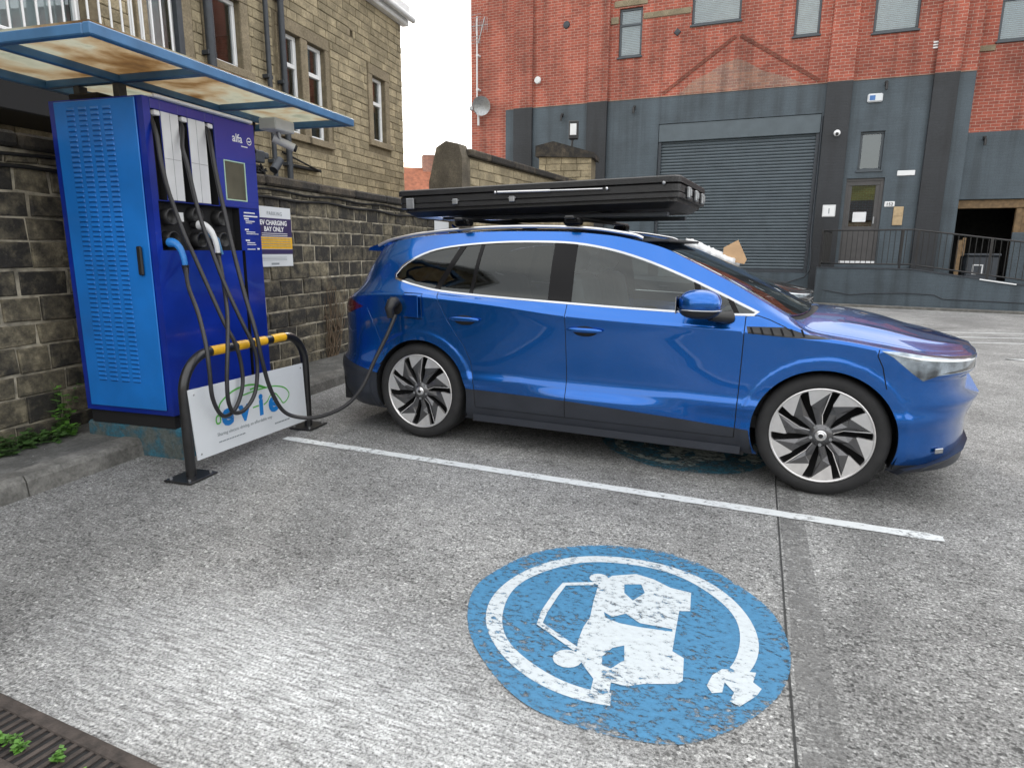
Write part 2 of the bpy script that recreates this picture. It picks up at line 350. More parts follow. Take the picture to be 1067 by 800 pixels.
def car_paint(name,c):
    m,nt,b=newmat(name); L=nt.links
    tc=N_(nt,'ShaderNodeTexCoord'); v=N_(nt,'ShaderNodeTexVoronoi'); v.inputs['Scale'].default_value=900; L.new(tc.outputs['Object'],v.inputs['Vector'])
    r=ramp(nt,[(0,tuple(x*.9 for x in c)),(1,tuple(min(1,x*1.12) for x in c))]); L.new(v.outputs['Color'],r.inputs[0]); L.new(r.outputs[0],b.inputs['Base Color'])
    b.inputs['Metallic'].default_value=.85; b.inputs['Roughness'].default_value=.27; b.inputs['Coat Weight'].default_value=1; b.inputs['Coat Roughness'].default_value=.02; b.inputs['Coat IOR'].default_value=1.48
    return m
def glass_mat(name,tint=(.4,.45,.45),trans=.6,rough=.01,ior=1.52):
    """car/window glazing: fresnel reflection over tinted see-through"""
    m=bpy.data.materials.new(name); m.use_nodes=True; nt=m.node_tree; L=nt.links
    for n in list(nt.nodes): nt.nodes.remove(n)
    out=N_(nt,'ShaderNodeOutputMaterial'); gl=N_(nt,'ShaderNodeBsdfGlossy'); gl.inputs['Roughness'].default_value=rough; gl.inputs['Color'].default_value=(.95,1,1,1)
    tr=N_(nt,'ShaderNodeBsdfTransparent'); tr.inputs['Color'].default_value=(*tint,1)
    fr=N_(nt,'ShaderNodeFresnel'); fr.inputs['IOR'].default_value=ior
    nz=N_(nt,'ShaderNodeTexNoise'); tc=N_(nt,'ShaderNodeTexCoord'); nz.inputs['Scale'].default_value=1.5; L.new(tc.outputs['Object'],nz.inputs['Vector'])
    bp=N_(nt,'ShaderNodeBump'); bp.inputs['Strength'].default_value=.012; bp.inputs['Distance'].default_value=.01; L.new(nz.outputs['Fac'],bp.inputs['Height']); L.new(bp.outputs[0],gl.inputs['Normal'])
    mx=N_(nt,'ShaderNodeMixShader'); L.new(fr.outputs[0],mx.inputs[0]); L.new(tr.outputs[0],mx.inputs[1]); L.new(gl.outputs[0],mx.inputs[2]); L.new(mx.outputs[0],out.inputs[0])
    return m

MT={}
MT['ground']=ground_mat()
MT['pavement']=stone_mat('pavement_asphalt',(.085,.085,.08),(.19,.19,.18),.5,.2,5)
MT['kerb']=stone_mat('kerb_concrete',(.09,.088,.08),(.22,.215,.20),.5,.22,6)
MT['stone']=stone_mat('sooty_stone',(.028,.026,.023),(.27,.235,.16),.575,.17,8)
MT['stone_tan']=stone_mat('tan_stone',(.19,.16,.10),(.46,.385,.25),.46,.24,3.2)
MT['mortar']=plain('old_mortar',(.33,.30,.235),.95,var=.55,scale=12,bump=.6)
MT['mortar_tan']=plain('tan_mortar',(.17,.14,.09),.95,var=.3,scale=12,bump=.5)
MT['coping']=stone_mat('black_coping',(.025,.023,.021),(.13,.105,.075),.60,.16,5)
MT['dressed']=stone_mat('dressed_stone',(.20,.165,.105),(.34,.28,.19),.45,.3,3)
MT['brick']=brick_mat('red_brick',(.42,.105,.066),(.29,.072,.048),(.46,.30,.24),.38)
MT['brick2']=brick_mat('orange_brick',(.44,.115,.05),(.32,.075,.035),(.38,.2,.13),.45)
MT['brick_pale']=brick_mat('pale_worn_brick',(.40,.20,.14),(.28,.15,.12),(.38,.29,.23),.35)
MT['paint_grey']=brick_mat('slate_painted_brick',(.064,.087,.106),(.060,.082,.100),(.056,.077,.094),.38,.55)
MT['paint_dark']=brick_mat('charcoal_painted_brick',(.022,.025,.030),(.020,.023,.028),(.018,.021,.026),.38,.55)
MT['cblue']=plain('cabinet_royal_blue',(.003,.022,.26),.30,coat=.4,var=.25,scale=3)
MT['cblue2']=plain('cabinet_blue_reflection_tint',(.025,.04,.28),.25,coat=.6,var=.10,scale=2)  # violet tint painted in for the sky reflected on the upper front
MT['lblue']=plain('door_light_blue',(.008,.165,.56),.38,coat=.2,var=.16,scale=3)
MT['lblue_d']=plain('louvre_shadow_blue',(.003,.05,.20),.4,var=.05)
MT['canopy_blue']=plain('canopy_steel_blue',(.055,.16,.32),.4,var=.2,scale=6)
MT['black']=plain('black_plastic',(.014,.014,.015),.45,var=.2)
MT['blackm']=plain('matt_black',(.008,.008,.009),.8,var=.2)
MT['rubber']=plain('hose_rubber',(.022,.022,.024),.42,var=.2,scale=20)
MT['tyre']=plain('tyre_rubber',(.018,.018,.019),.75,var=.25,scale=18,bump=.15,bscale=80)
MT['white']=plain('white_plastic',(.72,.73,.74),.4,var=.05)
MT['offwhite']=plain('vented_grey_panel',(.66,.67,.68),.5,var=.06)
MT['yellow']=plain('yellow_tape',(.75,.42,.015),.4,var=.12,scale=20)
MT['steel_black']=plain('black_painted_steel',(.013,.013,.014),.35,coat=.3,var=.3,scale=12,bump=.1)
MT['sign_white']=plain('sign_board_white',(.66,.69,.72),.35,var=.05,scale=4)
MT['sign_blue']=plain('logo_blue',(.01,.19,.55),.4,var=.03)
MT['sign_green']=plain('logo_green',(.10,.42,.07),.4,var=.03)
MT['sign_grey']=plain('small_print_grey',(.25,.28,.30),.5,var=.03)
MT['navy']=plain('sign_navy',(.035,.025,.10),.4,var=.05)
MT['chrome']=plain('bright_trim',(.46,.47,.49),.12,metal=1,var=.03,rvar=.03)
MT['silver']=plain('satin_silver',(.75,.75,.76),.3,metal=.9,var=.04,rvar=.05)
MT['alu']=plain('machined_wheel_face',(.74,.73,.73),.32,metal=.75,var=.05,scale=30,rvar=.06)
MT['dkalloy']=plain('dark_wheel_grey',(.13,.13,.135),.28,metal=.75,var=.08,rvar=.06)
MT['paint']=car_paint('metallic_blue_paint',(.003,.108,.43))
MT['bpaint']=car_paint('black_car_paint',(.008,.008,.010))
MT['gap']=plain('shut_gap_black',(.004,.004,.005),.8,var=.05)
MT['clad']=plain('dark_cladding',(.022,.026,.036),.42,var=.12)
MT['glass']=glass_mat('clear_car_glass',(.50,.56,.56),ior=1.62)
MT['glassd']=glass_mat('privacy_car_glass',(.13,.14,.15))
MT['pillar']=plain('gloss_black_trim',(.005,.005,.006),.22,coat=0,spec=.15,var=.05,rvar=.02)
MT['led']=plain('led_strip_white',(.85,.88,.9),.2,var=.02)
MT['lamp']=plain('headlamp_lens',(.34,.40,.46),.20,metal=.8,coat=1,var=.75,scale=11,rvar=.15)
MT['lampdark']=plain('headlamp_bezel',(.02,.022,.026),.2,coat=1,var=.2)
MT['tail']=plain('tail_lamp_red',(.07,.004,.008),.12,coat=1,var=.4,scale=20,rvar=.05)
MT['seat']=plain('grey_seat_cloth',(.30,.31,.31),.8,var=.1)
MT['dash']=plain('dark_dashboard',(.03,.032,.035),.6,var=.1)
MT['box']=plain('black_abs_shell',(.014,.014,.015),.38,var=.2,scale=10,bump=.25,bscale=220)
MT['steel']=plain('weathered_steel',(.35,.36,.37),.4,metal=.7,var=.2,scale=20)
MT['pvc']=plain('white_upvc',(.80,.81,.82),.35,var=.04)
MT['greyframe']=plain('grey_window_frame',(.055,.068,.08),.4,var=.08)
MT['curtain']=plain('pale_curtain',(.88,.91,.93),.9,var=.12,scale=5)
MT['room']=plain('dim_room',(.035,.035,.035),.9,var=.3)
MT['cast']=plain('cast_iron_paint',(.035,.042,.052),.5,var=.2,scale=15,bump=.2)
MT['shutter']=plain('slate_roller_shutter',(.080,.102,.118),.36,metal=.2,var=.12,scale=3)
MT['wood']=plain('aged_timber',(.17,.11,.055),.75,var=.35,scale=10,bump=.4)
MT['plywood']=plain('notice_board_plywood',(.46,.34,.20),.7,var=.15,scale=12)
MT['card']=plain('brown_cardboard',(.42,.27,.15),.8,var=.12,scale=10)
MT['bag']=plain('crumpled_white_plastic',(.75,.76,.77),.35,var=.1,scale=10,bump=.6,bscale=14)
MT['doorp']=plain('dark_taupe_door',(.065,.062,.062),.45,var=.12)
MT['rust']=plain('rusty_iron',(.050,.040,.035),.85,var=.5,scale=25,bump=.6)
MT['teal']=stone_mat('weathered_blue_plinth_paint',(.10,.12,.115),(.03,.15,.22),.5,.08,7)
MT['leaf']=plain('weed_leaf',(.075,.19,.025),.55,var=.5,scale=30)
MT['leafd']=plain('dull_leaf',(.04,.09,.02),.6,var=.5,scale=30)
MT['twig']=plain('dry_climber_stem',(.14,.10,.065),.9,var=.3,scale=20)
MT['paper']=plain('paper_white',(.78,.79,.80),.7,var=.04)
MT['joint']=plain('slab_joint_filler',(.035,.036,.036),.9,var=.4,scale=20)
MT['line']=worn_paint('white_line_paint',(.66,.69,.70),.395,30,.05)
MT['wline']=worn_paint('emblem_white_paint',(.50,.55,.58),.41,40,.05)
MT['bline']=worn_paint('emblem_blue_paint',(.04,.175,.325),.42,38,.06,var=.3,edge=(.60,.76))
MT['bline_old']=worn_paint('faded_blue_paint',(.04,.15,.21),.46,22,.08,var=.3)
MT['wline_old']=worn_paint('faded_white_paint',(.42,.46,.42),.47,22,.06)
MT['hill']=plain('grassy_hillside',(.17,.17,.05),.95,var=.5,scale=.06)
MT['farroof']=plain('clay_roof',(.30,.11,.06),.9,var=.3,scale=4)
MT['far_stone']=plain('terrace_stone',(.20,.17,.13),.9,var=.35,scale=1.2)
MT['slate']=plain('slate_roof',(.05,.052,.06),.7,var=.3,scale=3)
MT['wglass']=glass_mat('house_window_glass',(.72,.78,.80),ior=2.1)
MT['slab']=stone_mat('sunlit_weathered_slab',(.06,.052,.04),(.24,.205,.15),.5,.25,3)  # weathered stone, its tone lightened for sunlight on the wall end
MT['blueglow']=plain('alarm_box_blue',(.05,.16,.42),.4,var=.1)
def canopy_sheet():
    m,nt,b=newmat('dirty_polycarbonate'); L=nt.links
    tc=N_(nt,'ShaderNodeTexCoord'); n1=N_(nt,'ShaderNodeTexNoise'); n1.inputs['Scale'].default_value=2.2; n1.inputs['Detail'].default_value=10; n1.inputs['Roughness'].default_value=.58; n1.inputs['Distortion'].default_value=.3; L.new(tc.outputs['Object'],n1.inputs['Vector'])
    r=ramp(nt,[(.28,(.20,.15,.11)),(.40,(.42,.31,.19)),(.50,(.60,.52,.40)),(.60,(.66,.66,.58)),(.74,(.38,.41,.34))]); L.new(n1.outputs['Fac'],r.inputs[0]); L.new(r.outputs[0],b.inputs['Base Color']); b.inputs['Roughness'].default_value=.5
    tr=N_(nt,'ShaderNodeBsdfTranslucent'); L.new(r.outputs[0],tr.inputs['Color']); mx=N_(nt,'ShaderNodeMixShader'); mx.inputs[0].default_value=.8
    out=nt.nodes['Material Output']; L.new(b.outputs[0],mx.inputs[1]); L.new(tr.outputs[0],mx.inputs[2]); L.new(mx.outputs[0],out.inputs[0])
    return m
MT['poly']=canopy_sheet()
# ---------------------------------------------------------------- world, sun, camera
w=bpy.data.worlds.new('World'); sc.world=w; w.use_nodes=True; nt=w.node_tree; L=nt.links
bg=nt.nodes['Background']; sky=N_(nt,'ShaderNodeTexSky'); sky.sky_type='NISHITA'; sky.sun_disc=False
SUN_EL,SUN_AZ=math.radians(24),math.radians(-9)     # azimuth from +Y towards +X
sky.sun_elevation=SUN_EL; sky.sun_rotation=SUN_AZ; sky.air_density=1.0; sky.dust_density=3.5; sky.ozone_density=1.0
L.new(sky.outputs[0],bg.inputs[0]); bg.inputs[1].default_value=.10
bg2=N_(nt,'ShaderNodeBackground'); bg2.inputs[0].default_value=(1,.99,.97,1); bg2.inputs[1].default_value=.95    # thin bright cloud
tcw=N_(nt,'ShaderNodeTexCoord'); nzw=N_(nt,'ShaderNodeTexNoise'); nzw.inputs['Scale'].default_value=1.6; nzw.inputs['Detail'].default_value=6; mpw=N_(nt,'ShaderNodeMapping'); mpw.inputs['Scale'].default_value=(1,1,2.5); L.new(tcw.outputs['Generated'],mpw.inputs[0]); L.new(mpw.outputs[0],nzw.inputs['Vector'])
rw=ramp(nt,[(.38,g3(.55)),(.62,g3(.97))]); L.new(nzw.outputs['Fac'],rw.inputs[0])
mxw=N_(nt,'ShaderNodeMixShader'); L.new(rw.outputs[0],mxw.inputs[0]); L.new(bg.outputs[0],mxw.inputs[1]); L.new(bg2.outputs[0],mxw.inputs[2]); L.new(mxw.outputs[0],nt.nodes['World Output'].inputs[0])
sl=bpy.data.lights.new('sun','SUN'); sl.energy=1.7; sl.angle=math.radians(14); sl.color=(1,.93,.84); so=bpy.data.objects.new('sun',sl); col.objects.link(so)
sd=Vector((math.sin(SUN_AZ)*math.cos(SUN_EL),math.cos(SUN_AZ)*math.cos(SUN_EL),math.sin(SUN_EL))); so.rotation_euler=sd.to_track_quat('Z','Y').to_euler(); so.location=(0,0,30)
cam=bpy.data.cameras.new('camera'); co=bpy.data.objects.new('camera',cam); col.objects.link(co); sc.camera=co
cam.sensor_width=36; cam.lens=36*672.69/1067; cam.clip_start=.05; cam.clip_end=2000
pp,rr=.2034,.0063
Fv=Vector((0,math.cos(pp),-math.sin(pp))); Rv=Vector((1,0,0)); Uv=Rv.cross(Fv); R2=Rv*math.cos(rr)+Uv*math.sin(rr); U2=-Rv*math.sin(rr)+Uv*math.cos(rr)
Mx=Matrix((R2,U2,-Fv)).transposed().to_4x4(); Mx.translation=(0,0,1.4167); co.matrix_world=Mx
sc.view_settings.view_transform='Standard'; sc.view_settings.look='None'; sc.view_settings.gamma=1; sc.view_settings.exposure=1.38; sc.view_settings.use_curve_mapping=False

WF=Frame((-2.273,4.211,0),PI/2-.289)       # x along the stone wall (away), y into the wall
CF=Frame((2.1849,4.4606,0),-.4306)         # car: x forward, y left
RF=Frame((10.1,19.6,0),-.40)               # red building: x to the right, y into the building
HF=Frame((-.78,12,0),1.134)
# ---------------------------------------------------------------- ground, pavement
g=MB(); 
xs=[-260,-40,-12,-6,-2.9]+[]; g.add([(-300,-300,0),(300,-300,0),(300,300,0),(-300,300,0)],[(0,1,2,3)])
single('ground',g,MT['ground'],kind='structure')
g=MB(); g.box(-8,16,.475,1.3,-.05,.115); pv=single('pavement',g,MT['pavement'],WF,(0,.5,0),kind='structure')
g=MB(); rng=random.Random(3)
s0=-8
while s0<16:
    l=.9+rng.uniform(-.02,.02); s1=s0+l-.008; y=.32+rng.uniform(-.006,.006); t=.122+rng.uniform(-.006,.006)
    g.prism([(y-.015,-.05),(y,.09),(y+.02,t),(.47,t+.004),(.47,-.05)],'x',s0,s1,c=rng.random()); s0+=l
single('kerb',g,MT['kerb'],WF,(0,.4,0),kind='structure')
# joints between the concrete slabs
def strip(name,pts,wd,z,mat,kind='structure',**k):
    m=MB(); P=[Vector((p[0],p[1],0)) for p in pts]; vs=[]
    for i,p in enumerate(P):
        d=(P[min(i+1,len(P)-1)]-P[max(0,i-1)]).normalized(); n=Vector((-d.y,d.x,0))*wd/2
        vs+=[(p.x+n.x,p.y+n.y,z),(p.x-n.x,p.y-n.y,z)]
    m.add(vs,[(2*i+1,2*i+3,2*i+2,2*i) for i in range(len(P)-1)]); return single(name,m,mat,base=(pts[0][0],pts[0][1],0),kind=kind,**k)
strip('slab_joint',[(2.5,5.9),(1.645,3.813),(1.214,2.656),(.961,1.982),(.806,1.558),(.3,.2)],.008,.003,MT['joint'])
strip('joint_stain',[(2.56,5.85),(1.71,3.80),(1.29,2.64),(1.04,1.97),(.885,1.55),(.38,.2)],.12,.0015,worn_paint('dark_joint_stain',(.18,.18,.177),.56,16,.16))
# bay line
def wobble_strip(pts,wd,z,seed=1,n=60):
    rng=random.Random(seed); m=MB(); a,b=Vector((*pts[0],0)),Vector((*pts[1],0)); d=(b-a).normalized(); nn=Vector((-d.y,d.x,0)); vs=[]
    for i in range(n+1):
        p=a.lerp(b,i/n); e=1 if 0<i<n else .7; u=wd/2*e+rng.uniform(-.004,.004); v=wd/2*e+rng.uniform(-.004,.004)
        vs+=[tuple(p+nn*u+Vector((0,0,z))),tuple(p-nn*v+Vector((0,0,z)))]
    m.add(vs,[(2*i+1,2*i+3,2*i+2,2*i) for i in range(n)]); return m
single('bay_line',wobble_strip([(-1.735,4.76),(2.19,3.045)],.088,.004),MT['line'],base=(.2,3.95,0),label='long white painted bay line on the concrete between the car and the round blue emblem',cat='road marking')
# far hatching
for i,(a,b,sd_) in enumerate([((5.6,12.1),(9.3,11.3),3),((5.7,11.2),(9.5,10.4),4),((5.9,10.3),(9.6,9.55),5)]):
    pass
def poly_flat(m,pts,z,mi=0): m.add([(x,y,z) for x,y in pts],[tuple(range(len(pts)))],mi)
def hatch(pts,label):
    m=MB(); 
    for p in pts:
        q=wobble_strip([p[0],p[1]],p[2],.004,seed=int(p[0][0]*10)); m.add(q.v,q.f)
    single('hatch_marking',m,MT['line'],base=(*pts[0][0],0),label=label,cat='road marking')
# ---------------------------------------------------------------- the round painted emblem
ec=(.424,2.31)
def emblem(name,c,mats,label,rot=0,z=.004):
    t=Thing(name,label,'road marking',WORLD,(c[0],c[1],0))
    blue=[(-0.585,-0.078),(-0.588,0.175),(-0.507,0.354),(-0.3,0.559),(0.006,0.637),(0.31,0.567),(0.474,0.42),(0.60,0.162),(0.624,-0.041),(0.574,-0.257),(0.463,-0.441),(0.289,-0.584),(0.097,-0.666),(-0.069,-0.651),(-0.247,-0.588),(-0.393,-0.482),(-0.509,-0.30)]
    rng=random.Random(5); bl=[tuple(p+np.array([0,0])) for p in crom([p for p in blue],6,True)]
    def tr(p): x,y=p; return (c[0]+x*math.cos(rot)-y*math.sin(rot),c[1]+x*math.sin(rot)+y*math.cos(rot))
    m=MB(); bl.reverse() if False else None; area=sum(bl[i-1][0]*bl[i][1]-bl[i][0]*bl[i-1][1] for i in range(len(bl)))
    if area<0: bl=bl[::-1]
    poly_flat(m,[tr(p) for p in bl],z); t.part('blue_disc',m,mats[0])
    m=MB(); vs=[];a0=math.atan2(-.504,-.152); a1=math.atan2(-.354,.381); n=90
    A0=math.degrees(a0)%360; A1=math.degrees(a1)%360    # go clockwise from lower left over the top to lower right
    for i in range(n+1):
        a=math.radians(A0+5-((A0-A1+360)%360+5)*i/n); w_=.006
        ro=.519+.003*math.sin(i*.31); ri=.458+.003*math.sin(i*.43)
        for r_ in (ri,ro): p=tr((r_*math.cos(a),r_*math.sin(a))); vs.append((p[0],p[1],z+.0012))
    m.add(vs,[(2*i,2*i+1,2*i+3,2*i+2) for i in range(n)]); 
    m.f=[f[::-1] for f in m.f] if False else m.f
    t.part('white_ring',m,mats[1])
    body=[(-0.044,0.253),(0.027,0.33),(0.137,0.347),(0.204,0.301),(0.262,0.228),(0.339,0.187),(0.297,0.045),(0.253,0.045),(0.205,-0.092),(0.161,-0.221),(0.192,-0.261),(0.157,-0.383),(0.135,-0.401),(0.02,-0.402),(-0.039,-0.415),(-0.087,-0.394),(-0.112,-0.500),(-0.165,-0.455),(-0.143,-0.377),(-0.17,-0.304),(-0.187,-0.235),(-0.174,-0.162),(-0.145,-0.073),(-0.11,-0.001),(-0.083,0.113)]
    holes=[[(0.068,0.255),(0.142,0.256),(0.143,0.184),(0.081,0.123),(0.056,0.183)],[(-0.097,-0.254),(-0.053,-0.203),(-0.007,-0.188),(-0.021,-0.273),(-0.076,-0.322),(-0.104,-0.303)],[(-0.051,0.036),(-0.022,-0.0),(0.036,0.025),(0.078,-0.042),(0.195,-0.081),(0.191,-0.099),(0.072,-0.07),(-0.002,-0.043),(-0.05,-0.006)]]
    def cdt_poly(outer,holes):
        V=[];E=[]
        for lp in [outer]+holes:
            b=len(V); V+=[Vector(p) for p in lp]; E+=[(b+i,b+(i+1)%len(lp)) for i in range(len(lp))]
        r=delaunay_2d_cdt(V,E,[],0,1e-6)
        def ins(p,poly):
            k=False;j=len(poly)-1
            for i in range(len(poly)):
                if (poly[i][1]>p[1])!=(poly[j][1]>p[1]) and p[0]<(poly[j][0]-poly[i][0])*(p[1]-poly[i][1])/(poly[j][1]-poly[i][1])+poly[i][0]: k=not k
                j=i
            return k
        F=[]
        for f in r[2]:
            cc=[sum(r[0][i][k] for i in f)/3 for k in (0,1)]
            if ins(cc,outer) and not any(ins(cc,h) for h in holes): F.append(f)
        return r[0],F
    V,F=cdt_poly(body,holes); m=MB(); m.add([(*tr(p),z+.0018) for p in V],F)
    for cx,cy,r_ in ((-.035,.305,.042),(-.222,-.268,.052)):
        pts=[tr((cx+r_*math.cos(a*PI/8),cy+r_*math.sin(a*PI/8))) for a in range(16)]; poly_flat(m,pts,z+.0024)
    t.part('car_symbol',m,mats[1])
    ln=[(-0.043,0.259),(-0.192,0.252),(-0.235,0.166),(-0.289,0.034),(-0.311,-0.051),(-0.185,-0.215)]
    m=MB(); vs=[]
    for i,p in enumerate(ln):
        a,b=np.array(ln[max(0,i-1)]),np.array(ln[min(len(ln)-1,i+1)]); d=(b-a)/np.linalg.norm(b-a); n_=np.array([-d[1],d[0]])*.013
        vs+=[(*tr(np.array(p)+n_),z+.0030),(*tr(np.array(p)-n_),z+.0030)]
    m.add(vs,[(2*i+1,2*i+3,2*i+2,2*i) for i in range(len(ln)-1)]); t.part('windscreen_outline',m,mats[1])
    pl=[(0.355,-0.327),(0.42,-0.34),(0.391,-0.39),(0.407,-0.424),(0.378,-0.458),(0.304,-0.51),(0.282,-0.484),(0.31,-0.442),(0.295,-0.391),(0.271,-0.442),(0.236,-0.446),(0.23,-0.409),(0.264,-0.355),(0.309,-0.321)]
    V,F=cdt_poly(pl,[]); m=MB(); m.add([(*tr(p),z+.0020) for p in V],F); t.part('plug_symbol',m,mats[1])
emblem('charging_bay_emblem',ec,(MT['bline'],MT['wline']),'blue disc with white car and plug symbol painted on the open concrete')
emblem('charging_bay_emblem',(1.30,4.66),(MT['bline_old'],MT['wline_old']),'dark worn disc marking showing underneath the blue car',rot=.1)
# ---------------------------------------------------------------- drain channel in the foreground
DF=Frame((-1.639,1.826,0),math.atan2(1.544-1.826,-.952+1.639)-.03)
t=Thing('drain_channel','rusty brown slotted drain channel with green weeds at the lower left edge of the concrete','drain',DF,(.3,-.07,0))
m=MB()
for a,b in ((-.004,.0),(-.16,-.125)): pass
X0,X1=-1.6,2.2
m.bbox(X0,X1,-.03,.012,-.05,.009,.003); m.bbox(X0,X1,-.185,-.150,-.05,.009,.003)
t.part('frame',m,MT['rust'])
m=MB(); x=X0; k=0
while x<X1:
    m.add([(x,-.15,-.002),(x+.016,-.15,-.002),(x+.022,-.03,-.002),(x+.006,-.03,-.002),(x,-.15,.007),(x+.016,-.15,.007),(x+.022,-.03,.007),(x+.006,-.03,.007)],[(4,5,6,7),(0,1,5,4),(1,2,6,5),(2,3,7,6),(3,0,4,7)],0,False,random.random()); x+=.036; k+=1
    if k%14==0: m.box(x,x+.02,-.15,-.03,-.002,.007); x+=.036
t.part('grating',m,MT['rust'])
m=MB(); m.add([(X0,-.15,.0025),(X1,-.15,.0025),(X1,-.03,.0025),(X0,-.03,.0025)],[(0,1,2,3)]); t.part('channel_bed',m,MT['blackm'])
m=MB(); m.bbox(-1.6,2.2,-.27,-.19,-.05,.008,.004); single('drain_kerb',m,MT['kerb'],DF,(0,-.2,0),kind='structure')
single('edge_line',wobble_strip([(-2.6,1.965),(.4,.665)],.12,.0095,9),MT['line'],base=(-1.2,1.4,0),label='thick white painted line just below the drain channel in the bottom left corner',cat='road marking')
def weed(name,fr,base,n,h,spread,label,mat='leaf',leaf=.02,cat='weed',group=None,seed=0,tall=False):
    rng=random.Random(seed); ml=MB(); msx=MB()
    for i in range(n):
        a=rng.uniform(0,2*PI); r_=rng.uniform(0,spread); bx,by=base[0]+r_*math.cos(a)*(.3 if tall else 1),base[1]+r_*math.sin(a)*(.3 if tall else .5)
        hh=h*rng.uniform(.4,1); tipx,tipy=bx+rng.uniform(-.3,.3)*hh,by+rng.uniform(-.3,.3)*hh
        msx.tube([(bx,by,base[2]),((bx+tipx)/2,(by+tipy)/2,base[2]+hh*.6),(tipx,tipy,base[2]+hh)],.0012,4)
        for j in range(7):
            u=rng.uniform(.25,1); px,py,pz=bx+(tipx-bx)*u,by+(tipy-by)*u,base[2]+hh*u
            an=rng.uniform(0,2*PI); l=leaf*rng.uniform(.6,1.3); dx,dy=math.cos(an),math.sin(an); dz=rng.uniform(-.3,.4)
            A=np.array([px,py,pz]); T_=np.array([dx,dy,dz])*l; S_=np.array([-dy,dx,rng.uniform(-.3,.3)])*l*.38
            ml.add([A,A+T_*.45+S_,A+T_,A+T_*.45-S_],[(0,1,2,3)],0,False,rng.random())
    t=Thing(name,label,cat,fr,base,group); t.part('leaves',ml,MT[mat]); t.part('stem',msx,MT['leafd']); return t
for i,(x,h,n) in enumerate([(-.06,.03,9),(.08,.045,12),(.22,.03,8),(.3,.035,8),(-.22,.04,10),(.45,.03,7),(.56,.02,5)]):
    weed('weed',DF,(x,-.09+random.uniform(-.04,.03),.006),n,h,.03,'small bright green weed growing through the slots of the drain channel',group='weeds in the drain channel',seed=i,leaf=.018)
weed('weed',WF,(-.02,.98,.1),12,.42,.08,'tall leafy green weed climbing the stone wall just left of the charger','leaf',.05,seed=21,tall=True)
weed('weed_clump',WF,(-.35,.93,.1),60,.12,.35,'low spreading green weeds along the foot of the wall at the left edge','leafd',.045,seed=22)
weed('weed_clump',WF,(-.12,.9,.1),25,.10,.14,'brighter green weeds at the wall foot nearest the charger','leaf',.045,seed=23)
# ---------------------------------------------------------------- old stone boundary wall with coping
WY=1.07
t=Thing('stone_wall','sooty black and tan stone boundary wall with coping behind the charger','wall',WF,(0,WY+.1,0))
m=MB(); rng=random.Random(11)
stones(m,-5,10.5,.05,2.03,WY,[],(.15,.195),(.22,.42),.018,.015,rng,jit=.016,yjit=.009); t.part('stonework',m,MT['stone'])
m=MB(); m.box(-5,10.5,WY-.004,WY+.32,0,2.06); t.part('mortar_core',m,MT['mortar'])
m=MB(); s0=-5
while s0<10.5:
    l=rng.uniform(.75,.95); m.bbox(s0,s0+l-.01,WY-.07,WY+.36,2.062+rng.uniform(-.004,.004),2.165+rng.uniform(-.006,.006),.02,0,rng.random()); s0+=l
t.part('coping',m,MT['coping'])
# cables clipped under the coping
for k,(z,r_,lab) in enumerate([(2.02,.012,'upper black cable clipped to the stone wall under the coping'),(1.955,.014,'lower black cable sagging below the coping of the stone wall')]):
    m=MB(); P=[]; 
    for i in range(60):
        s_=-3+i*.23; P.append((s_,WY-.035,z-.02*k+.012*math.sin(s_*5.3+k)-.015*k*math.sin(s_*1.3)))
    m.tube(P,r_,6); single('wall_cable',m,MT['blackm'],WF,(1,WY,z),lab,'cable')
for s_ in (2.75,3.4,4.1,4.9,5.6):
    pass
# dry climber
m=MB(); rng=random.Random(8)
for i in range(26):
    s_=3.62+rng.uniform(-.12,.12); P=[(s_,WY-.03,.1)]
    for k in range(7): s_+=rng.uniform(-.09,.09); P.append((s_,WY-.03-rng.uniform(0,.04),.1+(k+1)*rng.uniform(.08,.15)))
    m.tube(P,[.007*(1-j/9) for j in range(len(P))],4)
single('dead_climber',m,MT['twig'],WF,(3.62,WY,.1),'dry leafless brown creeper on the stone wall between the charger and the car','climber')
# ---------------------------------------------------------------- charger
CW,CD=1.03,.75
t=Thing('plinth','square concrete plinth with flaking blue green paint under the charger','plinth',WF,(.5,.3,0))
m=MB(); m.bbox(.02,1.07,-.035,.80,-.02,.215,.015); t.part('block',m,MT['teal'])
t=Thing('charging_station','tall royal blue electric car charging cabinet with louvred light blue side door','charger',WF,(.515,.37,.215)); ch=t
m=MB(); m.box(.02,1.01,.02,.74,.215,.312); t.part('base_frame',m,MT['blackm'])
holes=[(.055,.125,1.72,2.27),(.277,.353,1.72,2.27),(.513,.595,1.72,2.27),(.047,.80,1.405,1.715),(.80,.835,.33,1.405)]
m=MB()
for (a,b,c,d) in rects_minus(0,CW,.31,2.335,holes): m.add([(a,0,c),(b,0,c),(b,0,d),(a,0,d)],[(0,1,2,3)])
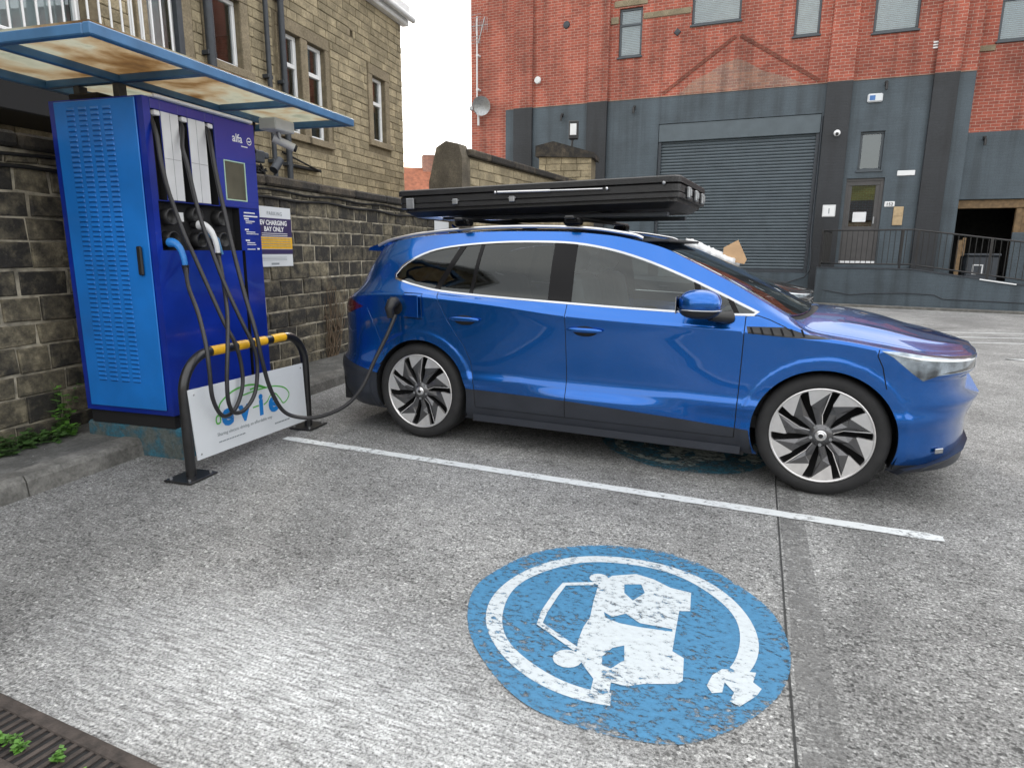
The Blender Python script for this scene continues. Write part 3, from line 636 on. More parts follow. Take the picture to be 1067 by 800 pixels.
# rest of the shell
for (a,b,c_,d) in [((0,0,.31),(0,CD,.31),(0,CD,2.335),(0,0,2.335)),((CW,CD,.31),(CW,0,.31),(CW,0,2.335),(CW,CD,2.335)),((CW,CD,.31),(CW,CD,2.335),(0,CD,2.335),(0,CD,.31)),((0,0,2.335),(CW,0,2.335),(CW,CD,2.335),(0,CD,2.335)),((0,0,.31),(0,CD,.31),(CW,CD,.31),(CW,0,.31))]:
    m.add([a,b,c_,d],[(0,1,2,3)])
t.part('shell',m,MT['cblue'])
m=MB()
for (a,b,c,d) in holes:
    e=.061; m.add([(a,.0005,c),(b,.0005,c),(b,.0005,d),(a,.0005,d),(a,e,c),(b,e,c),(b,e,d),(a,e,d)],[(0,4,5,1),(1,5,6,2),(2,6,7,3),(3,7,4,0),(4,5,6,7)])
t.part('recess_lining',m,MT['blackm'])
m=MB(); m.bbox(-.012,-.0015,.05,.70,.345,2.325,.004); door=t.part('side_door',m,MT['lblue'])
m=MB()
for c_ in range(4):
    y0=.235+c_*.098; z=.53
    while z<2.27:
        m.add([(-.013,y0,z),(-.013,y0+.066,z),(-.013,y0+.066,z+.020),(-.013,y0,z+.020),(-.020,y0+.006,z+.004),(-.020,y0+.060,z+.004)],[(0,4,5,1),(4,3,2,5),(0,3,4),(1,5,2)],0); 
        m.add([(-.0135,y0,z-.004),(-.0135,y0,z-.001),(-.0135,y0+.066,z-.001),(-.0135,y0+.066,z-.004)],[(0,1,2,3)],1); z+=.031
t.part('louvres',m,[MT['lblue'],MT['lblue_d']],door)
m=MB(); m.bbox(-.035,-.013,.10,.14,1.245,1.43,.008); t.part('handle',m,MT['black'],door)
# front: upper fascia tinted for its sky reflection, vented panels
m=MB()
for a,b,c_,d in [(.0,.0,0,0)]: pass
for (a,b,c_,d) in rects_minus(.60,1.022,1.72,2.325,[(.667,.892,1.765,2.045)]): m.bbox(a,b,-.006,-.001,c_,d,.001)
t.part('upper_fascia',m,MT['cblue2'])
m=MB()
for a,b in ((.053,.127),(.127,.275),(.275,.355),(.355,.515),(.515,.597)): m.bbox(a+.001,b-.001,-.005,-.001,2.272,2.327,.001)
t.part('top_fascia',m,MT['cblue2'])
for a,b in ((.130,.272),(.357,.510)):
    m=MB(); m.bbox(a,b,-.008,-.001,1.725,2.265,.002); m.box(a+.068,a+.070,-.0095,-.008,1.725,2.265,1); m.box(a,b,-.0095,-.008,1.98,1.983,1)
    t.part('vented_panel',m,[MT['offwhite'],MT['steel']])
m=MB(); 
for (a,b,c_,d) in rects_minus(.667,.892,1.765,2.045,[(.675,.884,1.773,2.037)]): m.bbox(a,b,-.010,-.001,c_,d,.001)
sf=t.part('screen_frame',m,plain('pale_green_bezel',(.42,.60,.48),.4,var=.05))
m=MB(); m.add([(.675,-.004,1.773),(.884,-.004,1.773),(.884,-.004,2.037),(.675,-.004,2.037)],[(0,1,2,3)]); t.part('screen',m,plain('screen_grey_film',(.085,.08,.055),.35,var=.3,scale=7,coat=.2),sf)
m=MB(); text_into(m,'alfa',.082,lambda x,y,z:(.775+x,-.0075-z,2.185+y),depth=.001,bold=.0008)
m.lathe([(.021,0),(.027,0)],24,'y',(.958,-.0078,2.207)); m.prism([(.935,2.204),(.962,2.199),(.98,2.212),(.955,2.210)],'y',-.0085,-.0076)
for k in range(6): m.box(.868+k*.012,.877+k*.012,-.0085,-.0065,2.158,2.165)
t.part('logo_lettering',m,MT['paper'])
for (z,l) in [(1.655,.16),(1.60,.06),(1.585,.10),(1.57,.13),(1.535,.05),(1.52,.12),(1.505,.15),(1.47,.05),(1.455,.11),(1.44,.14),(1.41,.12)]: pass
m=MB()
m.bbox(.842,1.0,-.004,-.001,1.655,1.665,.001)
for (z,l,hh) in [(1.68,.10,.010),(1.635,.03,.012),(1.620,.09,.007),(1.608,.075,.005),(1.555,.03,.012),(1.540,.10,.007),(1.527,.12,.005),(1.475,.03,.012),(1.460,.085,.007),(1.447,.10,.005)]:
    x=.848 if hh>.008 else .862
    while x<.85+l+.012:
        wl=random.uniform(.008,.02); m.box(x,x+wl,-.0035,-.001,z,z+hh); x+=wl+.004
m.box(.86,.95,-.0035,-.001,1.412,1.418); m.box(.975,1.0,-.0035,-.001,1.412,1.424)
t.part('instruction_print',m,MT['paper'],label='rows of tiny white instruction print')
# connector bay: holsters
def holster(x,z,r_=.055):
    m=MB(); m.lathe([(r_,.06),(r_,.0),(r_*.8,-.006),(r_*.78,.04),(0,.045)],20,'y',(x,0,z)); t.part('connector_holster',m,MT['black'])
for x,z in ((.15,1.62),(.15,1.475),(.38,1.64),(.40,1.475),(.62,1.63),(.62,1.48)): holster(x,z)
m=MB(); m.box(.052,.068,.05,.056,1.60,1.66); m.box(.052,.068,.05,.056,1.50,1.55); m.box(.258,.302,.05,.056,1.595,1.655); t.part('sticker',m,MT['paper'])
m=MB(); m.bbox(.0,.06,.02,.045,1.72,2.27,.002) if False else None
for a in (.09,.315,.55):
    m=MB(); m.bbox(a-.022,a+.022,-.02,.05,2.232,2.262,.004); t.part('cable_gland',m,MT['white'])
m=MB(); m.tube([(.06,-.03,2.345),(.97,-.03,2.345)],.011,8); m.box(.05,.98,-.02,.05,2.335,2.342); t.part('light_tube',m,MT['white'])
# ---------------------------------------------------------------- hoses
def hose(name,P,label,r_=.0135,extra=None):
    t=Thing(name,label,'charging cable',WF,P[0],'charging hoses'); m=MB(); m.tube(crom(P,8),r_,10); t.part('hose',m,MT['rubber']); return t
h1=[(.075,.03,2.25),(0.050,-0.033,2.12),(0.035,-0.067,1.936),(0.045,-0.089,1.777),(0.062,-0.115,1.65),(0.072,-0.165,1.483),(0.093,-0.197,1.375),(0.109,-0.261,1.198),(0.127,-0.362,0.938),(0.155,-0.406,0.812),(0.188,-0.414,0.671),(0.180,-0.42,0.512),(0.102,-0.414,0.375),(-0.053,-0.446,0.362),(-0.148,-0.462,0.496),(-0.158,-0.464,0.689),(-0.135,-0.435,0.833),(-0.06,-0.33,1.015),(0.02,-0.20,1.175),(0.10,-0.115,1.30)]
h2=[(.31,.03,2.25),(.285,-.02,2.19),(0.225,-0.064,2.06),(0.218,-0.094,1.96),(0.226,-0.119,1.781),(0.225,-0.157,1.61),(0.231,-0.214,1.422),(0.236,-0.298,1.181),(0.256,-0.393,0.936),(0.293,-0.441,0.772),(0.312,-0.446,0.628),(0.266,-0.447,0.45),(0.164,-0.442,0.358),(0.055,-0.445,0.358),(-0.028,-0.475,0.448),(-0.028,-0.477,0.602),(0.03,-0.455,0.811),(0.18,-0.345,1.014),(0.32,-0.21,1.248),(0.39,-0.13,1.378)]
h3=[(.55,.03,2.25),(.51,-.03,2.2),(0.455,-0.094,2.07),(0.443,-0.12,1.95),(0.440,-0.148,1.786),(0.431,-0.188,1.607),(0.405,-0.243,1.423),(0.355,-0.348,1.13),(0.318,-0.448,0.863),(0.327,-0.474,0.676),(0.395,-0.475,0.451),(0.49,-0.50,0.27),(0.59,-0.581,0.203),(0.645,-0.721,0.213),(0.706,-0.879,0.289),(0.769,-0.984,0.418),(0.839,-1.062,0.619),(0.906,-1.139,0.807),(0.953,-1.185,0.947)]
t1=hose('charging_hose',h1,'leftmost black charging cable looping from its slot up to the bright blue plug')
# blue plug
def gun(t,p,dirv,c1,c2,name):
    """pistol connector, cable leaves at p going down; head towards the cabinet"""
    m=MB(); p=np.array(p); 
    T_=np.array(dirv); P=[p,p+(T_-p)*np.array([.05,.05,.35]),p+(T_-p)*np.array([.3,.25,.75]),p+(T_-p)*np.array([.7,.6,.97]),T_]
    m.tube(crom(P,4),[.016,.017,.018,.018,.019,.019,.019,.020,.021,.022,.023,.024,.026,.028,.029,.030,.030][:len(crom(P,4))],12); g=t.part(name,m,c1)
    m=MB(); m.tube([T_,T_+np.array([0,.05,.0])],.026,12); t.part('connector_head',m,c2,g)
    m=MB(); m.tube([p+np.array([.003,0,-.05]),p+np.array([0,0,.012])],[.015,.024],10); t.part('strain_relief',m,MT['black'],g); return g
bp_=plain('bright_plug_blue',(.03,.22,.62),.35,var=.05)
gun(t1,h1[-1],(.10,-.005,1.455),bp_,MT['black'],'plug_handle')
t2=hose('charging_hose',h2,'middle black charging cable looping up to the white and blue plug')
gun(t2,h2[-1],(.37,-.005,1.575),MT['white'],MT['black'],'plug_handle')
m=MB(); p=np.array(h2[-1])+np.array([.035,.03,.0]); m.tube([p+np.array([.02,-.01,0]),p+np.array([.0,.0,.10]),p+np.array([-.04,.05,.16])],[.017,.019,.021],10); t2.part('blue_grip',m,plain('muted_plug_blue',(.06,.20,.38),.35,var=.05))
t3=hose('charging_hose',h3,'rightmost black charging cable running from the cabinet to the port of the blue car',r_=.0145)
# ---------------------------------------------------------------- steel hoop guard
HS0,HS1,HY=-.254,1.016,-.34
t=Thing('hoop_barrier','black steel hoop barrier with yellow tape bands in front of the charger','barrier',WF,((HS0+HS1)/2,HY,0))
P=[(HS0,HY,.01)]+[(HS0,HY,z) for z in (.2,.4,.52)]
R_=.24
for k in range(1,10): a=PI/2*k/10; P.append((HS0+R_-R_*math.cos(a),HY,.53+R_*math.sin(a)))
P+=[(HS0+R_,HY,.77)]+[(HS0+R_+i*.13,HY,.77) for i in range(1,6)]+[(HS1-R_,HY,.77)]
for k in range(1,10): a=PI/2*k/10; P.append((HS1-R_+R_*math.sin(a),HY,.53+R_*math.cos(a)))
P+=[(HS1,HY,z) for z in (.52,.4,.2,.01)]
m=MB(); m.tube(P,.031,14); tb=t.part('tube',m,MT['steel_black'])
for a,b in ((.0,.135),(.24,.345),(.405,.545),(.615,.765)):
    m=MB(); m.tube([(a,HY,.77),(b,HY,.77)],.0325,14,cap=False); t.part('yellow_tape_band',m,MT['yellow'],tb)
for s_ in (HS0,HS1):
    m=MB(); m.bbox(s_-.12,s_+.12,HY-.10,HY+.10,.004,.016,.003)
    bpz=t.part('base_plate',m,MT['steel_black'])
    m=MB()
    for dx in (-.09,.09):
        for dy in (-.07,.07): m.lathe([(0,.026),(.009,.026),(.009,.015)],6,'z',(s_+dx,HY+dy,0),smooth=False)
    t.part('bolt',m,MT['steel'],bpz)
# sign board fixed to the hoop
SY=-.375
t=Thing('sign_board','white board with blue evie lettering under a green car outline, fixed to the hoop','sign',WF,(.35,SY,.08))
def sq(s_,z):  # slight skew of the board as hung
    return z
m=MB(); m.add([(-.225,SY,.108),(.952,SY,.078),(.93,SY,.542),(-.255,SY,.566),(-.225,SY+.006,.108),(.952,SY+.006,.078),(.93,SY+.006,.542),(-.255,SY+.006,.566)],[(0,1,2,3),(7,6,5,4),(0,4,5,1),(1,5,6,2),(2,6,7,3),(3,7,4,0)])
t.part('panel',m,MT['sign_white'])
sk=lambda x,y,z:(x,SY-.0015-z,y-.022*x)
m=MB()
for s_,x,z,sz in (('e',.012,.268,.215),('v',.185,.262,.215),('i',.385,.262,.215),('e',.492,.258,.215)):
    text_into(m,s_,sz,lambda X,Y,Z,x=x,z=z:sk(x+X*1.05,z+Y+.006,Z),depth=.001,bold=.009)
t.part('logo_lettering',m,MT['sign_blue'])
m=MB()
def line2(pts,wd):
    P=crom(pts,5); vs=[]
    for i,p in enumerate(P):
        a=P[max(i-1,0)];b=P[min(i+1,len(P)-1)]; d=(b-a)/np.linalg.norm(b-a); n_=np.array([-d[1],d[0]])*wd/2
        vs+=[(p[0]+n_[0],SY-.0012,p[1]+n_[1]),(p[0]-n_[0],SY-.0012,p[1]-n_[1])]
    m.add(vs,[(2*i,2*i+1,2*i+3,2*i+2) for i in range(len(P)-1)])
line2([(0.0,.308),(-.013,.298),(-.032,.30),(-.040,.32),(-.034,.344),(-.015,.350),(-.001,.34),(.0,.31)],.012)
line2([(-.018,.35),(-.01,.39),(.022,.436),(.133,.483),(.252,.495),(.36,.483),(.472,.439),(.40,.462),(.303,.458)],.013)
line2([(.20,.432),(.28,.437),(.371,.441),(.48,.438),(.576,.430),(.683,.398),(.736,.345),(.714,.303),(.663,.284),(.628,.322),(.575,.375),(.52,.373),(.480,.336),(.437,.320)],.010)
line2([(.32,.325),(.36,.326),(.385,.326)],.010)
t.part('car_outline',m,MT['sign_green'])
m=MB(); text_into(m,'Sharing electric driving, an affordable way',.0335,lambda X,Y,Z:sk(-.04+X,.213+Y,Z),depth=.0006)
x=-.03
while x<.22: wl=random.uniform(.012,.03); m.box(x,x+wl,SY-.0018,SY-.0002,.168-.022*x,.176-.022*x); x+=wl+.006
x=.55
while x<.70: wl=random.uniform(.012,.03); m.box(x,x+wl,SY-.0018,SY-.0002,.158-.022*x,.168-.022*x); x+=wl+.006
t.part('small_print',m,MT['sign_grey'])
m=MB()
for a,b in ((-.21,.53),(.90,.51),(-.19,.14),(.915,.11)): m.lathe([(0,-.004),(.006,-.003),(.007,0)],10,'y',(a,SY-.0005,b))
t.part('screw',m,MT['steel'])
# parking sign on the wall
WS=WY-.032
t=Thing('parking_sign','tall white, navy and yellow notice on the stone wall right of the charger','sign',WF,(2.61,WS,1.23))
m=MB(); m.bbox(2.30,2.91,WS,WS+.006,1.235,1.85,.003); t.part('panel',m,MT['sign_white'])
m=MB(); m.box(2.302,2.908,WS-.002,WS-.0005,1.545,1.735); m.box(2.302,2.908,WS-.002,WS-.0005,1.365,1.415); t.part('navy_band',m,MT['navy'])
m=MB(); m.box(2.302,2.908,WS-.002,WS-.0005,1.42,1.54); t.part('yellow_band',m,MT['yellow'])
m=MB(); text_into(m,'EV CHARGING',.068,lambda X,Y,Z:(2.605+X,WS-.003-Z,1.665+Y),depth=.001,align='CENTER',bold=.002); text_into(m,'BAY ONLY',.068,lambda X,Y,Z:(2.605+X,WS-.003-Z,1.60+Y),depth=.001,align='CENTER',bold=.002)
for z in (1.575,1.555): m.box(2.40,2.83,WS-.003,WS-.002,z,z+.006)
t.part('white_lettering',m,MT['paper'])
m=MB(); text_into(m,'PARKING',.055,lambda X,Y,Z:(2.63+X,WS-.0015-Z,1.765+Y),depth=.001,align='CENTER',spacing=1.15)
for z in (1.52,1.495,1.47,1.445): m.box(2.33,2.88,WS-.0035,WS-.0022,z,z+.006)
for z in (1.33,1.315,1.30): m.box(2.36,2.80,WS-.0015,WS-.0005,z,z+.004)
m.box(2.53,2.66,WS-.0015,WS-.0005,1.255,1.275)
t.part('dark_lettering',m,MT['sign_grey'])
t=Thing('parking_notice','small white and blue notice on the stone wall below the roof box','sign',WF,(7.2,WS,1.6)); m=MB(); m.bbox(6.87,7.5,WS,WS+.006,1.35,1.9,.003); t.part('panel',m,MT['sign_white']); m=MB(); m.box(6.9,7.47,WS-.002,WS-.0005,1.64,1.75); t.part('blue_band',m,plain('notice_blue',(.02,.05,.3),.4))
# ---------------------------------------------------------------- canopy
Z0=2.465; cs0,cs1,cq0,cq1=-.63,1.93,-.35,1.02
t=Thing('canopy','shallow steel blue framed canopy with dirty translucent panels over the charger','canopy',WF,(.6,.35,2.335))
m=MB(); hh=.045
m.bbox(cs0,cs1,cq0,cq0+.05,Z0,Z0+.06,.006); m.bbox(cs0,cs1,cq1-.05,cq1,Z0,Z0+.055,.006)
m.bbox(cs0,cs0+.05,cq0+.052,cq1-.052,Z0+.002,Z0+.057,.006); m.bbox(cs1-.05,cs1,cq0+.052,cq1-.052,Z0+.002,Z0+.057,.006)
m.bbox(cs0+.052,cs1-.052,.345,.39,Z0+.003,Z0+.05,.005)
for s_ in (.2,1.11):
    for q0,q1 in ((cq0+.052,.343),(.392,cq1-.052)): m.bbox(s_-.025,s_+.025,q0,q1,Z0+.004,Z0+.05,.005)
fr_=t.part('frame',m,MT['canopy_blue'])
m=MB(); m.box(cs0+.01,cs1-.01,cq0+.012,cq1-.012,Z0+.062,Z0+.070); t.part('roof_sheet',m,MT['poly'])
for s_,q_ in ((.2,.37),(.9,.37),(.2,.70),(.9,.70)):
    m=MB(); m.box(s_-.03,s_+.03,q_-.025,q_+.025,2.3355,Z0-.001); t.part('post',m,MT['cast'])
m=MB(); m.bbox(.1,.75,.45,.70,2.337,2.40,.01); t.part('junction_box',m,MT['blackm'])
# camera under the canopy
t=Thing('security_camera','white bullet security camera hanging under the right end of the canopy','camera',WF,(1.5,.2,2.4))
m=MB(); m.bbox(1.36,1.62,.04,.2,2.37,2.462,.008); t.part('mount_box',m,MT['offwhite'])
m=MB(); m.tube([(1.50,.12,2.37),(1.52,.12,2.31)],.018,8); t.part('swivel',m,MT['steel'])
m=MB(); m.tube([(1.50,.17,2.325),(1.60,.04,2.255)],.034,14); t.part('housing',m,MT['offwhite']); m=MB(); m.tube([(1.60,.04,2.255),(1.612,.024,2.247)],.030,14); t.part('lens',m,MT['black'])
t=Thing('wall_floodlight','small grey cylinder lamp tilted on top of the wall coping right of the charger','lamp',WF,(2.83,1.15,2.17)); m=MB(); m.tube([(2.78,1.12,2.24),(2.90,1.12,2.36)],.045,14); t.part('housing',m,MT['cast']); m=MB(); m.tube([(2.82,1.14,2.165),(2.84,1.12,2.27)],.012,6); t.part('bracket',m,MT['cast'])
t=Thing('cable_junction','tangle of grey cables and junction boxes on the wall beside the canopy','junction box',WF,(2.5,1.15,2.17)); m=MB(); rng=random.Random(4)
for i in range(9): m.tube(crom([(2.40+rng.uniform(0,.2),1.05+rng.uniform(0,.1),2.17+rng.uniform(0,.1)) for k in range(4)],4),.010,5)
t.part('cable',m,MT['blackm']); m=MB(); m.bbox(2.42,2.56,1.05,1.12,2.28,2.40,.01); m.bbox(2.56,2.63,1.05,1.1,2.33,2.39,.01); t.part('box',m,MT['cast'])
m=MB(); m.tube([(1.7,.5,2.50),(2.3,1.0,2.42),(2.5,1.1,2.35)],.014,6); t.part('conduit',m,MT['blackm'])
m=MB(); m.tube([(3.15,1.1,2.3),(3.15,1.1,2.17)],.02,6); 
# litter specks
m=MB(); rng=random.Random(12)
for i in range(190):
    a=rng.random(); 
    if a<.45: s_,q_,z=rng.uniform(-1,4),rng.uniform(.1,.31),.004
    elif a<.8: s_,q_,z=rng.uniform(-.6,4),rng.uniform(.5,1.0),.119
    else: s_,q_,z=rng.uniform(-1.2,3),rng.uniform(-1.2,.2),.004
    r_=rng.uniform(.002,.008); an=rng.uniform(0,PI); c_,s2=math.cos(an)*r_,math.sin(an)*r_
    m.add([(s_-c_,q_-s2,z),(s_+s2*.6,q_-c_*.6,z),(s_+c_,q_+s2,z+.001),(s_-s2*.6,q_+c_*.6,z+.001)],[(0,1,2,3)])
single('litter',m,MT['paper'],WF,(0,0,0),'tiny pale scraps of litter scattered along the kerb and wall foot','litter',kind='stuff')
# ================================================================ the car body as two surfaces
def T1(pts):
    xs=np.array([p[0] for p in pts]); ys=np.array([p[1] for p in pts]); 
    # monotone-ish cubic (pchip) slopes
    h=np.diff(xs); d=np.diff(ys)/h; m=np.zeros(len(xs)); m[0],m[-1]=d[0],d[-1]
    for i in range(1,len(xs)-1):
        m[i]=0 if d[i-1]*d[i]<=0 else (h[i-1]+h[i])*3/((2*h[i]+h[i-1])/d[i-1]+(h[i]+2*h[i-1])/d[i])
    def f(x):
        x=min(max(x,xs[0]),xs[-1]); i=min(max(int(np.searchsorted(xs,x))-1,0),len(h)-1); t=(x-xs[i])/h[i]
        return float((2*t**3-3*t*t+1)*ys[i]+(t**3-2*t*t+t)*h[i]*m[i]+(-2*t**3+3*t*t)*ys[i+1]+(t**3-t*t)*h[i]*m[i+1])
    return f
XC,XE,NF=.30,.82,2.2       # nose: where the plan curve starts / nominal end
XR,XB,NR=-3.10,-3.78,2.5
zs_=T1([(-3.8,.84),(-3.7,.93),(-3.5,1.04),(-2.9,1.085),(-2.7,1.075),(-2.08,1.035),(-1.6,.992),(-1.2,.974),(-.5,.955),(-.1,.925),(.07,.91),(.27,.88),(.57,.835),(.87,.80)])
zb_=T1([(-3.8,.90),(-3.7,1.0),(-3.5,1.14),(-3.2,1.20),(-2.97,1.195),(-2.82,1.165),(-2.575,1.128),(-2.1,1.10),(-1.6,1.08),(-1.2,1.065),(-.88,1.055),(-.4,1.045),(-.2,1.0),(-.08,.950),(.07,.930),(.27,.900),(.41,.876),(.57,.858),(.87,.83)])
ze_=T1([(-3.8,.96),(-3.72,1.05),(-3.6,1.22),(-3.5,1.36),(-3.44,1.42),(-3.26,1.458),(-2.9,1.515),(-2.56,1.54),(-2.16,1.552),(-1.76,1.548),(-1.4,1.522),(-1.15,1.475),(-1.03,1.443),(-.84,1.359),(-.71,1.297),(-.53,1.207),(-.36,1.112),(-.25,1.05),(-.10,.965),(.07,.938),(.27,.910),(.41,.890),(.57,.872),(.66,.866),(.87,.85)])
ye_=T1([(-3.8,.60),(-3.5,.62),(-3.3,.64),(-2.5,.645),(-1.5,.645),(-1.03,.665),(-.84,.69),(-.71,.715),(-.53,.75),(-.36,.785),(-.2,.80),(.3,.80),(.57,.79),(.87,.76)])
yb_=T1([(-3.8,.70),(-3.4,.80),(-2.9,.85),(-2,.87),(-.5,.878),(-.1,.88),(.3,.875),(.87,.84)])
zc_=T1([(-3.8,.97),(-3.72,1.07),(-3.6,1.25),(-3.5,1.40),(-3.44,1.47),(-3.2,1.51),(-2.8,1.56),(-2.2,1.585),(-1.6,1.575),(-1.3,1.532),(-1.08,1.475),(-.7,1.335),(-.35,1.175),(-.12,1.062),(.09,1.045),(.32,1.00),(.55,.935),(.72,.895),(.82,.865)])
xe_f=T1([(.14,.80),(.22,.83),(.30,.825),(.45,.82),(.56,.85),(.60,.875),(.615,.872),(.64,.81),(.72,.80),(.765,.835),(.84,.835),(.865,.80),(.95,.72)])
xe_r=T1([(.15,-3.66),(.25,-3.74),(.36,-3.80),(.54,-3.80),(.60,-3.745),(.75,-3.72),(.95,-3.72),(1.05,-3.68),(1.2,-3.62),(1.4,-3.50),(1.5,-3.43)])
def arc_table(W,a,n):
    ph=np.linspace(0,PI/2,400); xi=np.sin(ph)**(2/n); fy=np.cos(ph)**(2/n)
    s=np.concatenate([[0],np.cumsum(np.hypot(np.diff(xi*a),np.diff(fy*W)))]); return xi,fy,s
FX,FY,FS=arc_table(.93,XE-XC,NF); RX,RY,RS=arc_table(.93,XR-XB,NR)
QF,QR=XC+FS[-1],XR-RS[-1]
def qinfo(q):
    if q>XC:
        xi=float(np.interp(q-XC,FS,FX)); return XC+(XE-XC)*xi,xi,(max(0,1-xi**NF))**(1/NF),1
    if q<XR:
        xi=float(np.interp(XR-q,RS,RX)); return XR-(XR-XB)*xi,xi,(max(0,1-xi**NR))**(1/NR),-1
    return q,0,1,0
def sstep(a,b,x): t=min(max((x-a)/(b-a),0),1); return t*t*(3-2*t)
def keys(x):
    wh=max(sstep(1.30,.46,abs(x)),sstep(1.30,.46,abs(x+2.74)))   # near the wheels the flank is full
    if x>0 or x<-2.74: wh=1
    zs,zb,ze=zs_(x),zb_(x),ze_(x); ye,yb=ye_(x),yb_(x)
    sc_=.895+.035*wh
    K=[(.865,.20),(.90,.25),(.922,.33),(.932-.006*wh,.425),(sc_+.012,.50),(sc_,.575),(.905+.025*wh,.72),(.925+.008*wh,zs-.05),(.934,zs),(.918,zs+.022),(yb,zb),(yb+(ye-yb)*.48+.010,zb+(ze-zb)*.5),(ye,ze)]
    # keep z strictly increasing where the bonnet is low
    out=[K[0]]
    for k in K[1:]:
        out.append((k[0],max(k[1],out[-1][1]+.002)))
    return out
NK=12
_kc={}
def sect(x):
    k=round(x,4)
    if k not in _kc:
        K=np.array(keys(k)); d=np.diff(K,axis=0); m=np.zeros_like(K); m[0]=d[0];m[-1]=d[-1]
        for i in range(1,len(K)-1):
            for j in (0,1): m[i,j]=0 if d[i-1,j]*d[i,j]<=0 else 2*d[i-1,j]*d[i,j]/(d[i-1,j]+d[i,j])
        _kc[k]=(K,m)
    return _kc[k]
def sec(x,t):
    K,m=sect(x); t=min(max(t,0),NK); i=min(int(t),NK-1); u=t-i
    h=(2*u**3-3*u*u+1)*K[i]+(u**3-2*u*u+u)*m[i]+(-2*u**3+3*u*u)*K[i+1]+(u**3-u*u)*m[i+1]; return float(h[0]),float(h[1])
def tz(x,z):
    lo,hi=0.,float(NK)
    for _ in range(22):
        mid=(lo+hi)/2
        if sec(x,mid)[1]<z: lo=mid
        else: hi=mid
    return (lo+hi)/2
def S(q,t):
    x0,xi,fy,side=qinfo(q); y,z=sec(x0,t)
    x=x0
    if side==1: x=XC+(xe_f(z)-XC)*xi
    elif side==-1: x=XR-(XR-xe_r(z))*xi
    y*=fy
    if xi<.7 and z<.95:
        for cx,cr in ((0.,.435),(-2.74,.440)):
            r=math.hypot(x-cx,z-.368)
            if r<cr+.06: y+=.008*(1-sstep(cr,cr+.045,r))
    return (x,-y,z)
def Sinv(x,z):
    x0=x
    for _ in range(4):
        if x>XC: xi=min(max((x-XC)/(xe_f(z)-XC),0),1); x0=XC+(XE-XC)*xi; q=XC+float(np.interp(xi,FX,FS))
        elif x<XR: xi=min(max((XR-x)/(XR-xe_r(z)),0),1); x0=XR-(XR-XB)*xi; q=XR-float(np.interp(xi,RX,RS))
        else: q=x0=x
        break
    return q,tz(x0,z)
def Tsurf(q,v):
    x0,xi,fy,side=qinfo(q); e=S(q,NK); zc=zc_(x0); 
    if side==1: zc=max(zc,e[2]); 
    a=abs(v); z=zc+(e[2]-zc)*a**2.4
    if x0>-.05: z+=.010*math.exp(-((a-.72)/.055)**2)*sstep(-.05,.15,x0)*sstep(.80,.6,x0)*(1 if a<.72 else 1)
    # plan shape of the front/rear edge: centre stands a bit further out
    x=e[0]
    return (x,-e[1]*v*-1 if False else e[1]*v,z)
def dens(poly,step=.02,closed=True):
    out=[]; n=len(poly)
    for i in range(n if closed else n-1):
        a,b=np.array(poly[i],float),np.array(poly[(i+1)%n],float); k=max(1,int(np.linalg.norm(b-a)/step))
        for j in range(k): out.append(tuple(a+(b-a)*j/k))
    if not closed: out.append(tuple(poly[-1]))
    return out
def offset_poly(P,d):
    P=[np.array(p,float) for p in P]; n=len(P); A=sum(P[i-1][0]*P[i][1]-P[i][0]*P[i-1][1] for i in range(n)); sg=1 if A>0 else -1; out=[]
    for i in range(n):
        a=P[i]-P[i-1]; b=P[(i+1)%n]-P[i]; a/=np.linalg.norm(a)+1e-9; b/=np.linalg.norm(b)+1e-9
        na=np.array([a[1],-a[0]])*sg; nb=np.array([b[1],-b[0]])*sg; m_=na+nb; l=np.linalg.norm(m_)+1e-9; m_/=l; c=max(.5,m_@na)
        out.append(tuple(P[i]+m_*d/c))
    return out
def inpoly_np(P,poly):
    x,y=P[:,0],P[:,1]; ins=np.zeros(len(P),bool); j=len(poly)-1
    for i in range(len(poly)):
        xi,yi=poly[i]; xj,yj=poly[j]
        c=((yi>y)!=(yj>y))&(x<(xj-xi)*(y-yi)/((yj-yi) if yj!=yi else 1e-12)+xi); ins^=c; j=i
    return ins
def stripe(pts,w):
    P=[np.array(p,float) for p in dens(pts,.03,False)]; a=[];b=[]
    for i,p in enumerate(P):
        d=P[min(i+1,len(P)-1)]-P[max(0,i-1)]; d/=np.linalg.norm(d)+1e-9; n_=np.array([-d[1],d[0]])*w/2; a.append(tuple(p+n_)); b.append(tuple(p-n_))
    return a+b[::-1]
def circ(cx,cz,r,n=64): return [(cx+r*math.cos(2*PI*i/n),cz+r*math.sin(2*PI*i/n)) for i in range(n)]
TS=.14   # domain scale of t
